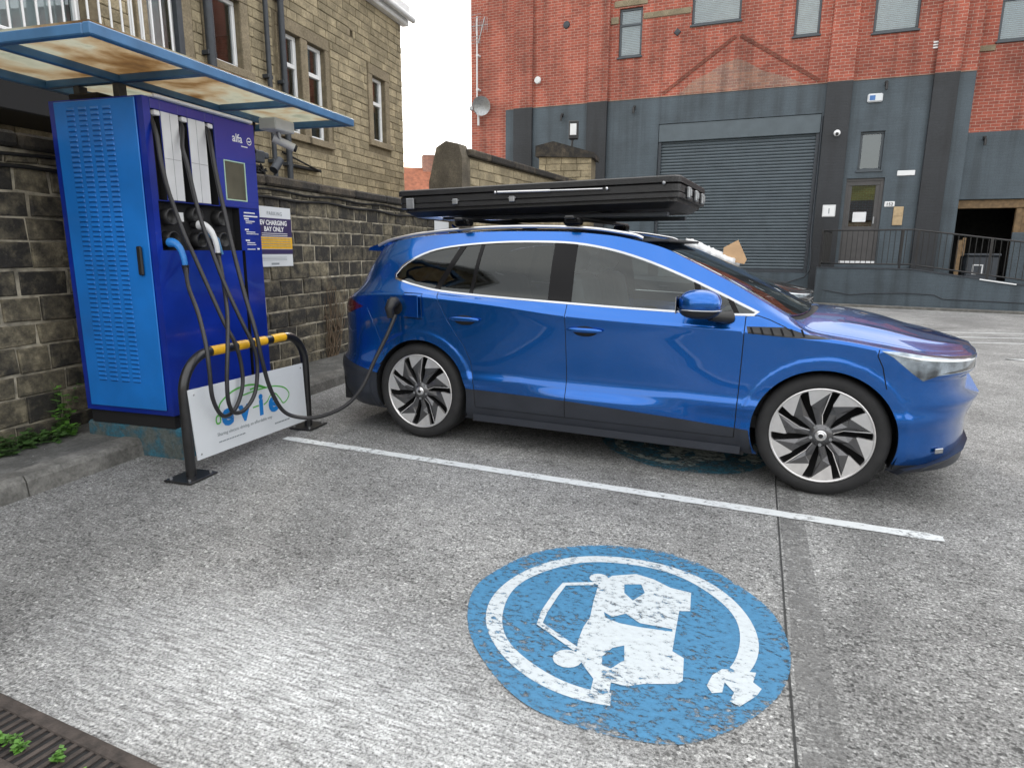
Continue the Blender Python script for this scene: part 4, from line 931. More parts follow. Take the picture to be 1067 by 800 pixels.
def build_regions(regs, surf, qgrid, tgrid, inv=None):
    """regs: list of (name, polygon in DOMAIN coords) highest priority first. returns {name: (verts3d, normals, faces)}"""
    V=[];E=[]
    for nm,poly in regs:
        b=len(V); V+=[Vector((p[0],p[1])) for p in poly]; E+=[(b+i,b+(i+1)%len(poly)) for i in range(len(poly))]
    for q in qgrid:
        for t in tgrid: V.append(Vector((q,t)))
    Q0,Q1,A0,A1=qgrid[0],qgrid[-1],tgrid[0],tgrid[-1]
    r=delaunay_2d_cdt(V,E,[],0,2e-5)
    pts=np.array([(p.x,p.y) for p in r[0]]); F=[f for f in r[2] if len(f)>=3]
    C_=np.array([pts[list(f)].mean(0) for f in F])
    ok=(C_[:,0]>Q0)&(C_[:,0]<Q1)&(C_[:,1]>A0)&(C_[:,1]<A1)
    owner=np.full(len(F),-1)
    for k in range(len(regs)-1,-1,-1):
        owner[inpoly_np(C_,regs[k][1])]=k
    pos={};nor={}
    def ev(i):
        if i not in pos:
            q,t=pts[i]; p=np.array(surf(q,t)); e=.004
            qa,qb=max(q-e,Q0),min(q+e,Q1); ta,tb=max(t-e,A0),min(t+e,A1)
            du=np.array(surf(qb,t))-np.array(surf(qa,t)); dv=np.array(surf(q,tb))-np.array(surf(q,ta)); n=np.cross(du,dv); l=np.linalg.norm(n)
            pos[i]=p; nor[i]=n/l if l>1e-12 else np.array([0,0,1.])
        return pos[i]
    out={}
    for k in range(-1,len(regs)):
        fs=[F[i] for i in range(len(F)) if owner[i]==k and ok[i]]
        if not fs: continue
        ids=sorted({i for f in fs for i in f}); mp={a:b for b,a in enumerate(ids)}
        P3=np.array([ev(i) for i in ids]); N3=np.array([nor[i] for i in ids]); ff=[tuple(mp[i] for i in f) for f in fs]
        nm='rest' if k<0 else regs[k][0]
        if nm in out:
            o=out[nm]; b=len(o[0]); out[nm]=(np.vstack([o[0],P3]),np.vstack([o[1],N3]),o[2]+[tuple(i+b for i in f) for f in ff])
        else: out[nm]=(P3,N3,ff)
    return out
def skin_mesh(name,mat,data,flip,skirt=.010,inset=0.0,outward=1,mirror=False):
    """panel from a region: surface + a folded edge; data normals oriented outward by 'flip'"""
    P,Nn,F=data; Nn=Nn*flip; P=P-Nn*inset
    F=[f if flip>0 else tuple(reversed(f)) for f in F]
    cnt={}
    for f in F:
        for a,b in zip(f,f[1:]+f[:1]): cnt[(a,b)]=1
    bd=[(a,b) for (a,b) in cnt if (b,a) not in cnt]
    vs=list(map(tuple,P)); nn=list(map(tuple,Nn)); fs=list(F); mi=[0]*len(F)
    if skirt>0:
        mp={}
        def sk(i):
            if i not in mp:
                mp[i]=(len(vs),len(vs)+1); vs.append(tuple(P[i])); vs.append(tuple(P[i]-Nn[i]*skirt)); nn.append(tuple(Nn[i]));nn.append(tuple(Nn[i]))
            return mp[i]
        for a,b in bd:
            A,B=sk(a),sk(b); fs.append((A[0],A[1],B[1],B[0]))
    if mirror:
        vs=[(x,-y,z) for x,y,z in vs]; nn=[(x,-y,z) for x,y,z in nn]; fs=[tuple(reversed(f)) for f in fs]
    me=bpy.data.meshes.new(name); me.from_pydata(vs,[],fs); me.materials.append(mat); me.polygons.foreach_set('use_smooth',[True]*len(fs)); me.update()
    me.normals_split_custom_set_from_vertices(nn)
    return me
def dom(poly,step=.02): return [(lambda r:(r[0],r[1]*TS))(Sinv(*p)) for p in dens(poly,step)]
surfS=lambda q,t:S(q,t/TS)
# ---- window outline
low=[(-2.985,1.212),(-2.90,1.188),(-2.80,1.165),(-2.575,1.130),(-2.109,1.102),(-1.623,1.082),(-1.215,1.067),(-.878,1.058),(-.60,1.054),(-.425,1.058)]
top=[(-.415,1.066),(-.52,1.112),(-.649,1.170),(-.893,1.272),(-1.146,1.364),(-1.408,1.432),(-1.695,1.469),(-2.116,1.472),(-2.507,1.446),(-2.76,1.400),(-2.93,1.315),(-3.0,1.235)]
Oo=[tuple(p) for p in crom(low,4)]+[tuple(p) for p in crom(top,4)]
chrome_out=offset_poly(Oo,.0115)
arcF=circ(-.0,.368,.392); arcR=circ(-2.74,.368,.398)
gapw=.006
lines=[ [(-1.585,.30),(-1.585,.6),(-1.592,.85),(-1.600,1.075)],                       # between the doors
        [(-.482,.30),(-.472,.6),(-.466,.9),(-.466,1.043)],                            # front door / wing
        [(-2.60,1.120),(-2.55,1.02),(-2.50,.93),(-2.43,.83),(-2.36,.74),(-2.31,.64),(-2.285,.52),(-2.275,.30)], # rear door rear edge
        [(-2.275,.30),(-.482,.30)],                                                   # door bottoms
        [(-.466,1.043),(-.40,1.050),(-.335,1.03),(-.245,.992),(-.20,.962)],
        [(-3.20,.985),(-3.13,.84),(-3.07,.70),(-3.05,.608),(-3.10,.55)],              # rear bumper seam
        [(.245,.897),(.24,.86),(.27,.80),(.30,.68)],                                        # wing / bumper
        [(-2.872,1.108),(-2.715,1.104),(-2.712,.92),(-2.868,.925),(-2.872,1.108)] ]   # fuel flap opening
regsxz=[('arch',arcF),('arch',arcR)]
regsxz+=[('gap',stripe(l,gapw)) for l in lines]
regsxz+=[('pillar_trim',[(-1.742,1.05),(-1.575,1.05),(-1.600,1.49),(-1.765,1.49)]) ,
         ('pillar_trim',[(-2.66,1.11),(-2.615,1.11),(-2.44,1.48),(-2.485,1.48)]),('pillar_trim',[(-2.355,1.09),(-2.328,1.09),(-2.305,1.48),(-2.332,1.48)]),
         ('pillar_trim',[(-.735,1.04),(-.700,1.04),(-.775,1.27),(-.81,1.27)]),('pillar_trim',[(-.525,1.04),(-.495,1.04),(-.58,1.18),(-.61,1.18)])]
# clip trims to the window opening by ordering: handled with polygons inside the outline
import itertools
def clip_poly(sub,clip):
    """Sutherland-Hodgman against convex 'sub' is not enough; approximate by shapely-less sampling: keep trims as is"""
    return sub
qn=Sinv(-2.3,1.2)[0]
glass_regs=[('quarter_glass',[(-3.2,1.0),(-2.62,1.0),(-2.46,1.6),(-3.2,1.6)]),('rear_window',[(-2.62,1.0),(-1.6,1.0),(-1.6,1.6),(-2.46,1.6)]),('front_window',[(-1.6,1.0),(-.3,1.0),(-.3,1.6),(-1.6,1.6)])]
lamp=[(.252,.892),(.316,.858),(.418,.772),(.472,.733),(.546,.762),(.62,.768),(.70,.768),(.772,.768),(.79,.80),(.785,.838),(.70,.848),(.60,.856),(.45,.873),(.35,.888)]
tail=[(-3.245,.992),(-3.45,.925),(-3.60,.93),(-3.72,.945),(-3.70,1.01),(-3.62,1.075),(-3.47,1.068)]
cladd=[(-2.40,.10),(-2.40,.435),(-2.316,.432),(-1.582,.420),(-.86,.385),(-.40,.358),(-.35,.10)]
rbump=[(-3.9,.10),(-3.9,.575),(-3.74,.575),(-3.531,.568),(-3.141,.492),(-3.0,.47),(-3.0,.10)]
vent=[(-.455,.986),(-.245,.990),(-.13,.958),(.01,.938),(-.10,.932),(-.25,.936),(-.445,.946)]
regs=[]
for nm,p in regsxz: regs.append((nm,dom(p)))
regs+=[('chrome_trim',None)]
regs=[r for r in regs if r[1] is not None]
O_d=dom(Oo); CO_d=dom(chrome_out)
# pillar trims only count inside the opening: put an explicit chrome/outside test after classification
G=[(n,dom(p)) for n,p in glass_regs]
order=[r for r in regs if r[0] in('arch','gap')]
pill=[r for r in regs if r[0]=='pillar_trim']
EXTRA=[]
fuel=[('port_recess',dom(circ(-2.935,1.0,.058,24)))]
tp_=[(-3.415,1.42),(-3.44,1.375),(-3.63,1.13),(-3.95,1.13),(-3.95,1.6),(-3.41,1.6)]
lamps=[('tailgate_trim',dom(tp_)),('headlight',dom(lamp)),('led_strip',dom([(.30,.876),(.45,.861),(.70,.837),(.77,.829),(.77,.820),(.70,.828),(.45,.850)])),('headlight_bezel',dom([(.56,.771),(.66,.772),(.775,.772),(.775,.83),(.70,.79),(.60,.779)])),('tail_lamp',dom(tail)),('wing_vent',dom(vent))]
clads=[('front_lip',dom([(.30,.10),(.30,.245),(.58,.245),(.95,.29),(.95,.10)])),('cladding',dom(cladd)),('rear_bumper',dom(rbump))]
doors=[('rear_door',dom([(-1.585,.30),(-1.592,.85),(-1.60,1.12),(-2.60,1.14),(-2.50,.93),(-2.43,.83),(-2.36,.74),(-2.31,.64),(-2.285,.52),(-2.275,.30)])),
       ('front_door',dom([(-1.585,.30),(-1.592,.85),(-1.60,1.12),(-.47,1.12),(-.466,.9),(-.472,.6),(-.482,.30)]))]
flapin=[('gap',dom([(-2.870,1.105),(-2.717,1.102),(-2.714,.922),(-2.866,.927)]))]
grille=[('grille',[(QF-.40,(Sinv(.5,.47)[1])*TS),(QF-.32,(Sinv(.5,.72)[1])*TS),(QF+.01,(Sinv(.5,.74)[1])*TS),(QF+.01,(Sinv(.5,.45)[1])*TS)])]
allregs=order+[('chrome_only',CO_d),('O',O_d)]+pill+G+fuel+lamps+clads+grille+doors
qgrid=sorted(set([round(v,4) for v in np.concatenate([np.linspace(QR,XR,30),np.arange(XR,XC,.022),np.linspace(XC,QF,34)])]))
tgrid=[k*TS/4 for k in range(0,NK*4+1)]
for cx_,cr_ in ((0.,.435),(-2.74,.440)):
    for dr_ in (0,.022,.045): EXTRA.append(('x',dom([p for p in circ(cx_,.368,cr_+dr_,90)])))
def build_side():
    V=[];E=[];R=allregs+EXTRA
    for nm,poly in R:
        b=len(V); V+=[Vector((p[0],p[1])) for p in poly]; E+=[(b+i,b+(i+1)%len(poly)) for i in range(len(poly))]
    for q in qgrid:
        for t in tgrid: V.append(Vector((q,t)))
    r=delaunay_2d_cdt(V,E,[],0,2e-5)
    pts=np.array([(p.x,p.y) for p in r[0]]); F=[f for f in r[2] if len(f)>=3]
    C_=np.array([pts[list(f)].mean(0) for f in F])
    ok=(C_[:,0]>QR)&(C_[:,0]<QF)&(C_[:,1]>.006)&(C_[:,1]<NK*TS)
    own=np.array(['body']*len(F),dtype=object)
    for nm,poly in (doors[::-1]+grille+clads+lamps+fuel): own[inpoly_np(C_,poly)]=nm
    for nm,poly in order[::-1]:
        if nm=='gap': own[inpoly_np(C_,poly)]='gap'
    inO=inpoly_np(C_,O_d); inC=inpoly_np(C_,CO_d)&~inO; own[inC]='chrome_trim'
    own[inO]='front_window'
    for nm,poly in G: own[inO&inpoly_np(C_,poly)]=nm
    for k,(nm,poly) in enumerate(pill): own[inO&inpoly_np(C_,poly)]='pillar_trim%d'%k
    for nm,poly in order:
        if nm=='arch': own[inpoly_np(C_,poly)]='arch'
    own[~ok]='none'
    pos={};nor={}
    def ev(i):
        q,t=pts[i]; p=np.array(surfS(q,t)); e=.005; qa,qb=max(q-e,QR),min(q+e,QF); ta,tb=max(t-e,0),min(t+e,NK*TS)
        du=np.array(surfS(qb,t))-np.array(surfS(qa,t)); dv=np.array(surfS(q,tb))-np.array(surfS(q,ta)); n=np.cross(du,dv); l=np.linalg.norm(n)
        pos[i]=p; nor[i]=n/l if l>1e-12 else np.array([0,-1.,0])
    out={}
    for nm in sorted(set(own)):
        if nm in('none','arch'): continue
        fs=[F[i] for i in np.nonzero(own==nm)[0]]; ids=sorted({i for f in fs for i in f})
        for i in ids:
            if i not in pos: ev(i)
        mp={a:b for b,a in enumerate(ids)}
        out[nm]=(np.array([pos[i] for i in ids]),np.array([nor[i] for i in ids]),[tuple(mp[i] for i in f) for f in fs])
    return out
import time; _t=time.time()
SIDE=build_side(); print('side',time.time()-_t,{k:len(v[2]) for k,v in SIDE.items()})
# orientation: make normals point to -y
sgn=-1 if SIDE['front_door'][1][:,1].mean()>0 else 1
# ---- top surface
def topdom(poly): return poly
VS=.65
def qx(x): return Sinv(x,.9)[0] if -3.1<x<.3 else (XC+float(np.interp(min((x-XC)/(XE-XC),1),FX,FS)) if x>0 else XR-float(np.interp(min((XR-x)/(XR-XB),1),RX,RS)))
def vline(f): return [(f(v),v*VS) for v in np.linspace(-1,1,41)]
scr_bot=lambda v:-.115-.14*abs(v)**2.5
scr_top=lambda v:-1.07-.05*abs(v)**2+.0
def band(fa,fb,vmax,n=41):
    a=[(qx(fa(v)),v*VS) for v in np.linspace(-vmax,vmax,n)]; b=[(qx(fb(v)),v*VS) for v in np.linspace(vmax,-vmax,n)]; return a+b
windscreen=[(qx(scr_bot(v)),v*VS) for v in np.linspace(-.925,.925,31)]+[(qx(scr_top(v)),v*VS) for v in np.linspace(.925,-.925,31)]
cowl=band(lambda v:scr_bot(v)+.0,lambda v:scr_bot(v)+.045,.955)
roofg=band(lambda v:-2.75,lambda v:-1.14-.05*v*v,.84)
hatchg=band(lambda v:-3.69,lambda v:-3.49,.86)
bon_edge=lambda v:.735
bgap=[(qx(-.2),.972*VS),(qx(.0),.972*VS),(qx(.3),.972*VS),(qx(.6),.972*VS),(qx(.6),.985*VS),(qx(.3),.985*VS),(qx(.0),.985*VS),(qx(-.2),.985*VS)]
tregs=[('windscreen',windscreen),('cowl',cowl),('roof_glass',roofg),('rear_window_glass',hatchg)]
bonnet=[(qx(scr_bot(v)+.045),v*VS) for v in np.linspace(-.97,.97,31)]+[(qx(x),.97*VS) for x in np.linspace(-.1,.72,20)]+[(qx(.785),v*VS) for v in np.linspace(.9,-.9,21)]+[(qx(x),-.97*VS) for x in np.linspace(.72,-.1,20)]
tregs.append(('bonnet',bonnet))
qg=sorted(set([round(v,4) for v in np.concatenate([np.linspace(QR+.02,XR,24),np.arange(XR,XC,.05),np.linspace(XC,QF-.005,24)])]))
vg=[v*VS for v in np.linspace(-1,1,41)]
TOP=build_regions(tregs,lambda q,t:Tsurf(q,t/VS),qg,vg); print('top',time.time()-_t)
tsg=1 if TOP['bonnet'][1][:,2].mean()>0 else -1

def wheel(t,x,ysgn,steer=0,name='wheel'):
    """tyre, rim; local to frame. outer face towards -y for ysgn=-1"""
    yo=.905*ysgn; s=ysgn; c=(x,0,.366); R_=.366
    m=MB(); prof=[(.272,yo-.03*s),(.283,yo-.008*s),(.300,yo+.002*s),(.330,yo+.004*s),(.350,yo-.006*s),(.361,yo-.020*s),(.366,yo-.05*s),(.366,yo-.20*s),(.350,yo-.23*s),(.28,yo-.235*s),(.272,yo-.03*s)]
    m.lathe(prof,64,'y',c)
    for gy in (.075,.11,.145): m.lathe([(.3665,yo-gy*s),(.3667,yo-(gy+.008)*s)],64,'y',c)
    ty=t.part('tyre',m,MT['tyre'],None)
    rim=MB(); rim.lathe([(.284,yo-.004*s),(.279,yo+.001*s),(.272,yo-.004*s),(.268,yo-.018*s)],64,'y',c); ro=t.part('rim',rim,MT['alu'],None)
    bk=MB(); bk.lathe([(.269,yo-.016*s),(.262,yo-.08*s),(.20,yo-.12*s),(0,yo-.12*s)],48,'y',c); t.part('barrel',bk,MT['blackm'],ro)
    dk=MB(); al=MB()
    def P(r,a,d): a=math.radians(a); return (c[0]+r*math.cos(a)*-s,yo-d*s,c[2]+r*math.sin(a))
    for k in range(10):
        a0=k*36+9
        sw=lambda r:-9*(r/.27)      # swirl
        def Q(r,da,d): return P(r,a0+sw(r)+da,d)
        # dark blade: from hub to near the rim
        fr_=[Q(.050,2,.022),Q(.050,34,.022),Q(.13,34,.030),Q(.17,35,.022),Q(.185,36,.016),Q(.262,12,.008),Q(.20,12,.022),Q(.12,13,.030)]
        mid=Q(.15,22,.018)
        n0=len(fr_); dk.add(fr_+[mid],[(i,(i+1)%n0,n0) for i in range(n0)])
        bkk=[(p[0],p[1]-.03*s,p[2]) for p in fr_]; dk.add(fr_+bkk,[(i,(i+1)%n0,n0+(i+1)%n0,n0+i) for i in range(n0)])
        # machined tip
        tp=[Q(.262,11.5,.007),Q(.185,36,.015),Q(.195,37,.014),Q(.272,37,.006),Q(.2735,30,.005),Q(.274,22,.005),Q(.2735,13,.005),Q(.272,8.5,.006)]
        n0=len(tp); al.add(tp,[tuple(range(n0))]); bkk=[(p[0],p[1]-.02*s,p[2]) for p in tp]; al.add(tp+bkk,[(i,(i+1)%n0,n0+(i+1)%n0,n0+i) for i in range(n0)])
        # bright edge line down the spoke
        if k%2==0:
            e=[Q(.262,10,.006),Q(.262,11.5,.006),Q(.12,15,.027),Q(.045,6,.018),Q(.045,1,.018),Q(.12,13,.027)]; al.add(e,[(0,1,2,5),(5,2,3,4)])
    t.part('spokes',dk,MT['dkalloy'],ro); t.part('machined_tips',al,MT['alu'],ro)
    hb=MB(); hb.lathe([(.072,yo-.05*s),(.066,yo-.020*s),(.034,yo-.014*s)],32,'y',c); t.part('hub',hb,MT['dkalloy'],ro)
    hb=MB(); hb.lathe([(.033,yo-.013*s),(.030,yo-.006*s),(0,yo-.004*s)],28,'y',c); hb.lathe([(.022,yo-.0035*s),(.026,yo-.003*s)],24,'y',c); t.part('centre_cap',hb,MT['silver'],ro)
    hb=MB(); hb.lathe([(0,yo-.0030*s),(.013,yo-.0032*s)],24,'y',c); t.part('cap_emblem',hb,MT['black'],ro)
    nb=MB()
    for k in range(5): a=math.radians(k*72+54); nb.lathe([(.010,yo-.02*s),(.010,yo-.012*s),(0,yo-.012*s)],6,'y',(c[0]+.056*math.cos(a),0,c[2]+.056*math.sin(a)),smooth=False)
    t.part('wheel_nuts',nb,MT['steel'],ro)

def build_car():
    t=Thing('car','metallic blue estate car plugged in by a cable at its rear flank','car',CF,(-1.4,0,0))
    def P_(nm,me,parent=None):
        me.transform(Matrix.Translation((1.4,0,0))); o=bpy.data.objects.new(nm,me); col.objects.link(o); o.parent=parent or t.e; return o
    body=None
    # flanks, both sides joined in one body mesh
    b1=skin_mesh('body',MT['paint'],SIDE['body'],sgn); b2=skin_mesh('body_l',MT['paint'],SIDE['body'],sgn,mirror=True); b3=skin_mesh('body_t',MT['paint'],TOP['rest'],tsg)
    def join(ms,name):
        vs=[];fs=[];nn=[]
        for me in ms:
            b=len(vs); vs+=[tuple(v.co) for v in me.vertices]; fs+=[tuple(i+b for i in p.vertices) for p in me.polygons]
            n=[None]*len(me.vertices)
            for lp,cn in zip(me.loops,me.corner_normals): n[lp.vertex_index]=tuple(cn.vector)
            nn+= [x or (0,0,1) for x in n]
        r=bpy.data.meshes.new(name); r.from_pydata(vs,[],fs); r.materials.append(ms[0].materials[0]); r.polygons.foreach_set('use_smooth',[True]*len(fs)); r.update(); r.normals_split_custom_set_from_vertices(nn); return r
    body=P_('body',join([b1,b2,b3],'body'))
    for nm in ('front_door','rear_door'):
        for mi in (False,True):
            d=P_(nm,skin_mesh(nm,MT['paint'],SIDE[nm],sgn,mirror=mi))
            w_='front_window' if nm=='front_door' else 'rear_window'
            g_=P_(w_,skin_mesh(w_,MT['glass'] if nm=='front_door' else MT['glassd'],SIDE[w_],sgn,skirt=0,inset=.004,mirror=mi),d)
            hx=-1.455 if nm=='front_door' else -2.35; hz=.900 if nm=='front_door' else .930; sy=1 if mi else -1
            m=MB(); ys=[abs(S(hx+dx,tz(hx+dx,hz))[1]) for dx in (-.12,.12)]
            m.sphere((hx,sy*(max(ys)+.002),hz),(.085,.020,.034),20,10,1)
            m.sphere((hx,sy*(max(ys)+.016),hz+.008),(.125,.014,.0165),20,10,0,.8)
            t.part('door_handle',m,[MT['paint'],MT['gap']],d)
    for mi in (False,True):
        P_('quarter_window',skin_mesh('quarter_window',MT['glassd'],SIDE['quarter_glass'],sgn,skirt=0,inset=.004,mirror=mi))
        P_('window_surround',skin_mesh('window_surround',MT['chrome'],SIDE['chrome_trim'],sgn,skirt=.012,inset=-.003,mirror=mi))
        for k in range(len(pill)): 
            if 'pillar_trim%d'%k in SIDE: P_('pillar_trim',skin_mesh('pillar_trim',MT['pillar'],SIDE['pillar_trim%d'%k],sgn,skirt=.01,inset=.0,mirror=mi))
        P_('front_lip',skin_mesh('front_lip',MT['clad'],SIDE['front_lip'],sgn,skirt=.01,inset=-.003,mirror=mi))
        P_('side_cladding',skin_mesh('side_cladding',MT['clad'],SIDE['cladding'],sgn,skirt=.01,inset=-.003,mirror=mi))
        P_('headlight',skin_mesh('headlight',MT['lamp'],SIDE['headlight'],sgn,skirt=.02,inset=-.001,mirror=mi))
        for q_,mq in (('lamp_unit','lampdark'),('led_strip','led')):
            if q_ in SIDE: P_(q_,skin_mesh(q_,MT[mq],SIDE[q_],sgn,skirt=.004,mirror=mi))
        if 'headlight_bezel' in SIDE: P_('headlight_bezel',skin_mesh('headlight_bezel',MT['lampdark'],SIDE['headlight_bezel'],sgn,skirt=.01,mirror=mi))
        if 'tailgate_trim' in SIDE: P_('tailgate_trim',skin_mesh('tailgate_trim',MT['pillar'],SIDE['tailgate_trim'],sgn,skirt=.01,mirror=mi))
        P_('tail_lamp',skin_mesh('tail_lamp',MT['tail'],SIDE['tail_lamp'],sgn,skirt=.02,inset=-.002,mirror=mi))
        P_('wing_vent',skin_mesh('wing_vent',MT['black'],SIDE['wing_vent'],sgn,skirt=.012,inset=.002,mirror=mi))
        P_('shut_gaps',skin_mesh('shut_gaps',MT['gap'],SIDE['gap'],sgn,skirt=0,inset=.004,mirror=mi))
        sy=1 if mi else -1
    P_('rear_bumper',join([skin_mesh('rb',MT['clad'],SIDE['rear_bumper'],sgn,skirt=.01,inset=-.004,mirror=k) for k in (False,True)],'rear_bumper'))
    P_('grille',join([skin_mesh('gr',MT['lampdark'],SIDE['grille'],sgn,skirt=.01,mirror=k) for k in (False,True)],'grille'))
    P_('windscreen',skin_mesh('windscreen',MT['glass'],TOP['windscreen'],tsg,skirt=0,inset=.002))
    P_('cowl',skin_mesh('cowl',MT['blackm'],TOP['cowl'],tsg,skirt=0,inset=.015))
    P_('roof_panel',skin_mesh('roof_panel',MT['pillar'],TOP['roof_glass'],tsg,skirt=.004))
    P_('tailgate_window',skin_mesh('tailgate_window',MT['pillar'],TOP['rear_window_glass'],tsg,skirt=.004))
    P_('bonnet',skin_mesh('bonnet',MT['paint'],TOP['bonnet'],tsg,skirt=.012,inset=-.001))
    # vent slats
    for k in range(6): m=MB(); x=-.42+k*.055; m.add([(x,-.941,.945),(x+.012,-.944,.945),(x-.006,-.930,.985),(x-.018,-.928,.985)],[(0,1,2,3)]); t.part('vent_fin',m,MT['pillar'])
    # arch linings, underbody
    for cx,r_ in ((0.,.402),(-2.74,.408)):
        for sy in (-1,1):
            m=MB(); vs=[];n=40
            for i in range(n+1):
                a=PI*(-.12)+PI*1.24*i/n
                for y in (.915,.60): vs.append((cx+r_*math.cos(a),sy*y,.368+r_*math.sin(a)))
            m.add(vs,[(2*i,2*i+1,2*i+3,2*i+2) for i in range(n)])
            pts=[(cx+r_*math.cos(PI*(-.12)+PI*1.24*i/n),sy*.60,.368+r_*math.sin(PI*(-.12)+PI*1.24*i/n)) for i in range(n+1)]; m.add(pts,[tuple(range(n+1))])
            t.part('wheel_arch_lining',m,MT['blackm'])
    m=MB(); m.box(-3.6,.62,-.60,.60,.19,.30); m.box(-2.32,-.42,-.88,.88,.185,.25); m.box(-3.55,-3.16,-.80,.80,.22,.40); t.part('underbody',m,MT['blackm'])
    m=MB(); m.box(-2.30,-.44,-.905,-.86,.195,.245); m.box(-2.30,-.44,.86,.905,.195,.245); t.part('sill',m,MT['clad'])
    # front splitter
    sp=[(.40,.86),(.44,.915),(.54,.885),(.65,.80),(.745,.66),(.80,.45),(.82,.2)]
    pl=[(x,-y) for x,y in sp]+[(x,y) for x,y in sp[::-1]]
    m=MB(); n=len(pl); vs=[(x,y,.222+.13*max(0,(x-.45))/.4) for x,y in pl]+[(x-.03,y*.97,.185+.30*max(0,x-.45)) for x,y in pl]; m.add(vs,[tuple(range(n))[::-1],tuple(range(n,2*n))]+[(i,(i+1)%n,n+(i+1)%n,n+i) for i in range(n)]); t.part('front_splitter',m,MT['clad'])
    m=MB(); m.bbox(-.030,.030,-.004,.004,-.015,.015,.003); m.xf(Matrix.Translation((.605,-.803,.330))@Matrix.Rotation(.75,4,'Z')); t.part('reflector',m,MT['chrome'])
    # interior
    m=MB(); m.box(-3.3,-.30,-.78,.78,.34,.42); m.box(-.75,-.30,-.74,.74,.42,.98); m.box(-3.35,-2.75,-.74,.74,.42,.99); t.part('cabin_floor',m,MT['dash'])
    for y in (-.38,.38):
        m=MB(); m.bbox(-1.55,-1.02,y-.25,y+.25,.42,.66,.06); m.xf(Matrix.Identity(4))
        st=len(m.v); m.bbox(-.06,.08,y-.25,y+.25,0,.66,.05); m.xf(Matrix.Translation((-1.55,0,.60))@Matrix.Rotation(-.22,4,'Y'),st)
        st=len(m.v); m.bbox(-.05,.06,y-.13,y+.13,.69,.86,.04); m.xf(Matrix.Translation((-1.55,0,.60))@Matrix.Rotation(-.20,4,'Y'),st)
        t.part('seat',m,MT['seat'])
    m=MB(); m.bbox(-2.45,-1.95,-.66,.66,.42,.70,.06); st=len(m.v); m.bbox(-.06,.08,-.66,.66,0,.60,.05); m.xf(Matrix.Translation((-2.47,0,.62))@Matrix.Rotation(-.25,4,'Y'),st)
    for y in (-.42,0,.42): st=len(m.v); m.bbox(-.04,.05,y-.12,y+.12,.62,.78,.04); m.xf(Matrix.Translation((-2.47,0,.62))@Matrix.Rotation(-.25,4,'Y'),st)
    t.part('rear_seat',m,MT['seat'])
    m=MB(); m.tube([(-.93+.05*math.sin(a),-.38+.18*math.cos(a),.93+.17*math.sin(a)) for a in np.linspace(0,2*PI,25)[:-1]],.013,8,closed=True); m.tube([(-.93,-.38,.93),(-.72,-.38,.88)],.03,8); t.part('steering_wheel',m,MT['dash'])
    m=MB(); m.bbox(-.83,-.80,-.16,.16,.97,1.14,.01); t.part('centre_screen',m,MT['pillar'])
    m=MB(); m.bbox(-.93,-.90,-.12,.12,1.30,1.38,.012); t.part('rear_view_mirror',m,MT['black'])
    m=MB(); m.bbox(-3.2,-1.0,-.60,.60,1.48,1.50,.005); t.part('headlining',m,MT['dash'])
    # mirrors
    for sy in (-1,1):
        m=MB(); y=sy*1.035
        m.sphere((-.715,y,1.115),(.125,.105,.085),24,14,0,.82)
        for i,v in enumerate(m.v): 
            x_,y_,z_=v; m.v[i]=(x_,y_,z_ if z_>1.085 else 1.085)
        mo=t.part('door_mirror',m,MT['paint'])
        m=MB(); m.sphere((-.715,y,1.10),(.122,.102,.072),24,14,0,.8)
        for i,v in enumerate(m.v):
            x_,y_,z_=v; m.v[i]=(x_,y_,min(z_,1.082) )
        t.part('mirror_base',m,MT['black'],mo)
        m=MB(); m.tube([(-.66,sy*.99,1.045),(-.60,sy*.93,1.035),(-.56,sy*.88,1.03)],[.03,.035,.045],10); t.part('mirror_stalk',m,MT['black'],mo)
        m=MB(); P=[(-.715+.1265*math.copysign(abs(math.cos(a))**.82,math.cos(a)),y+sy*.1065*abs(math.sin(a))**.82,1.083) for a in np.linspace(0,PI,16)]; m.tube(P,.005,6); t.part('indicator_strip',m,MT['chrome'],mo)
        m=MB(); m.box(-.842,-.838,y-.085,y+.085,1.06,1.16); t.part('mirror_glass',m,MT['chrome'],mo)
    # rails
    for sy in (-1,1):
        pts=[(-3.30,.60,1.462),(-3.2,.60,1.500),(-3.05,.60,1.530),(-2.9,.60,1.552),(-2.56,.60,1.583),(-2.16,.60,1.598),(-1.76,.60,1.594),(-1.5,.60,1.578),(-1.32,.60,1.553),(-1.22,.60,1.535),(-1.17,.60,1.515)]
        m=MB(); m.tube(crom([(x,sy*.615,z-.012) for x,y,z in pts],5),.0125,8); t.part('roof_rail',m,MT['silver'])
    for x in (-2.52,-1.66):
        m=MB(); m.bbox(x-.035,x+.035,-.72,.72,1.628,1.652,.008)
        bar=t.part('roof_bar',m,MT['black'])
        for sy in (-1,1):
            m=MB(); m.bbox(x-.06,x+.06,sy*.62-.045,sy*.62+.045,1.592,1.640,.012); m.bbox(x-.035,x+.035,sy*.62-.06,sy*.62+.06,1.612,1.628,.004); t.part('bar_clamp',m,MT['pillar'],bar)
    # open charging flap and socket
    m=MB(); st=0; m.bbox(0,.150,-.004,.003,.935,1.095,.003); m.xf(Matrix.Translation((-2.866,-.945,0))@Matrix.Rotation(math.radians(-9),4,'Z')); t.part('charging_flap',m,MT['paint'])
    me=skin_mesh('port_recess',MT['blackm'],SIDE['port_recess'],sgn,skirt=0,inset=.002) if 'port_recess' in SIDE else None
    if me: P_('charging_port',me)
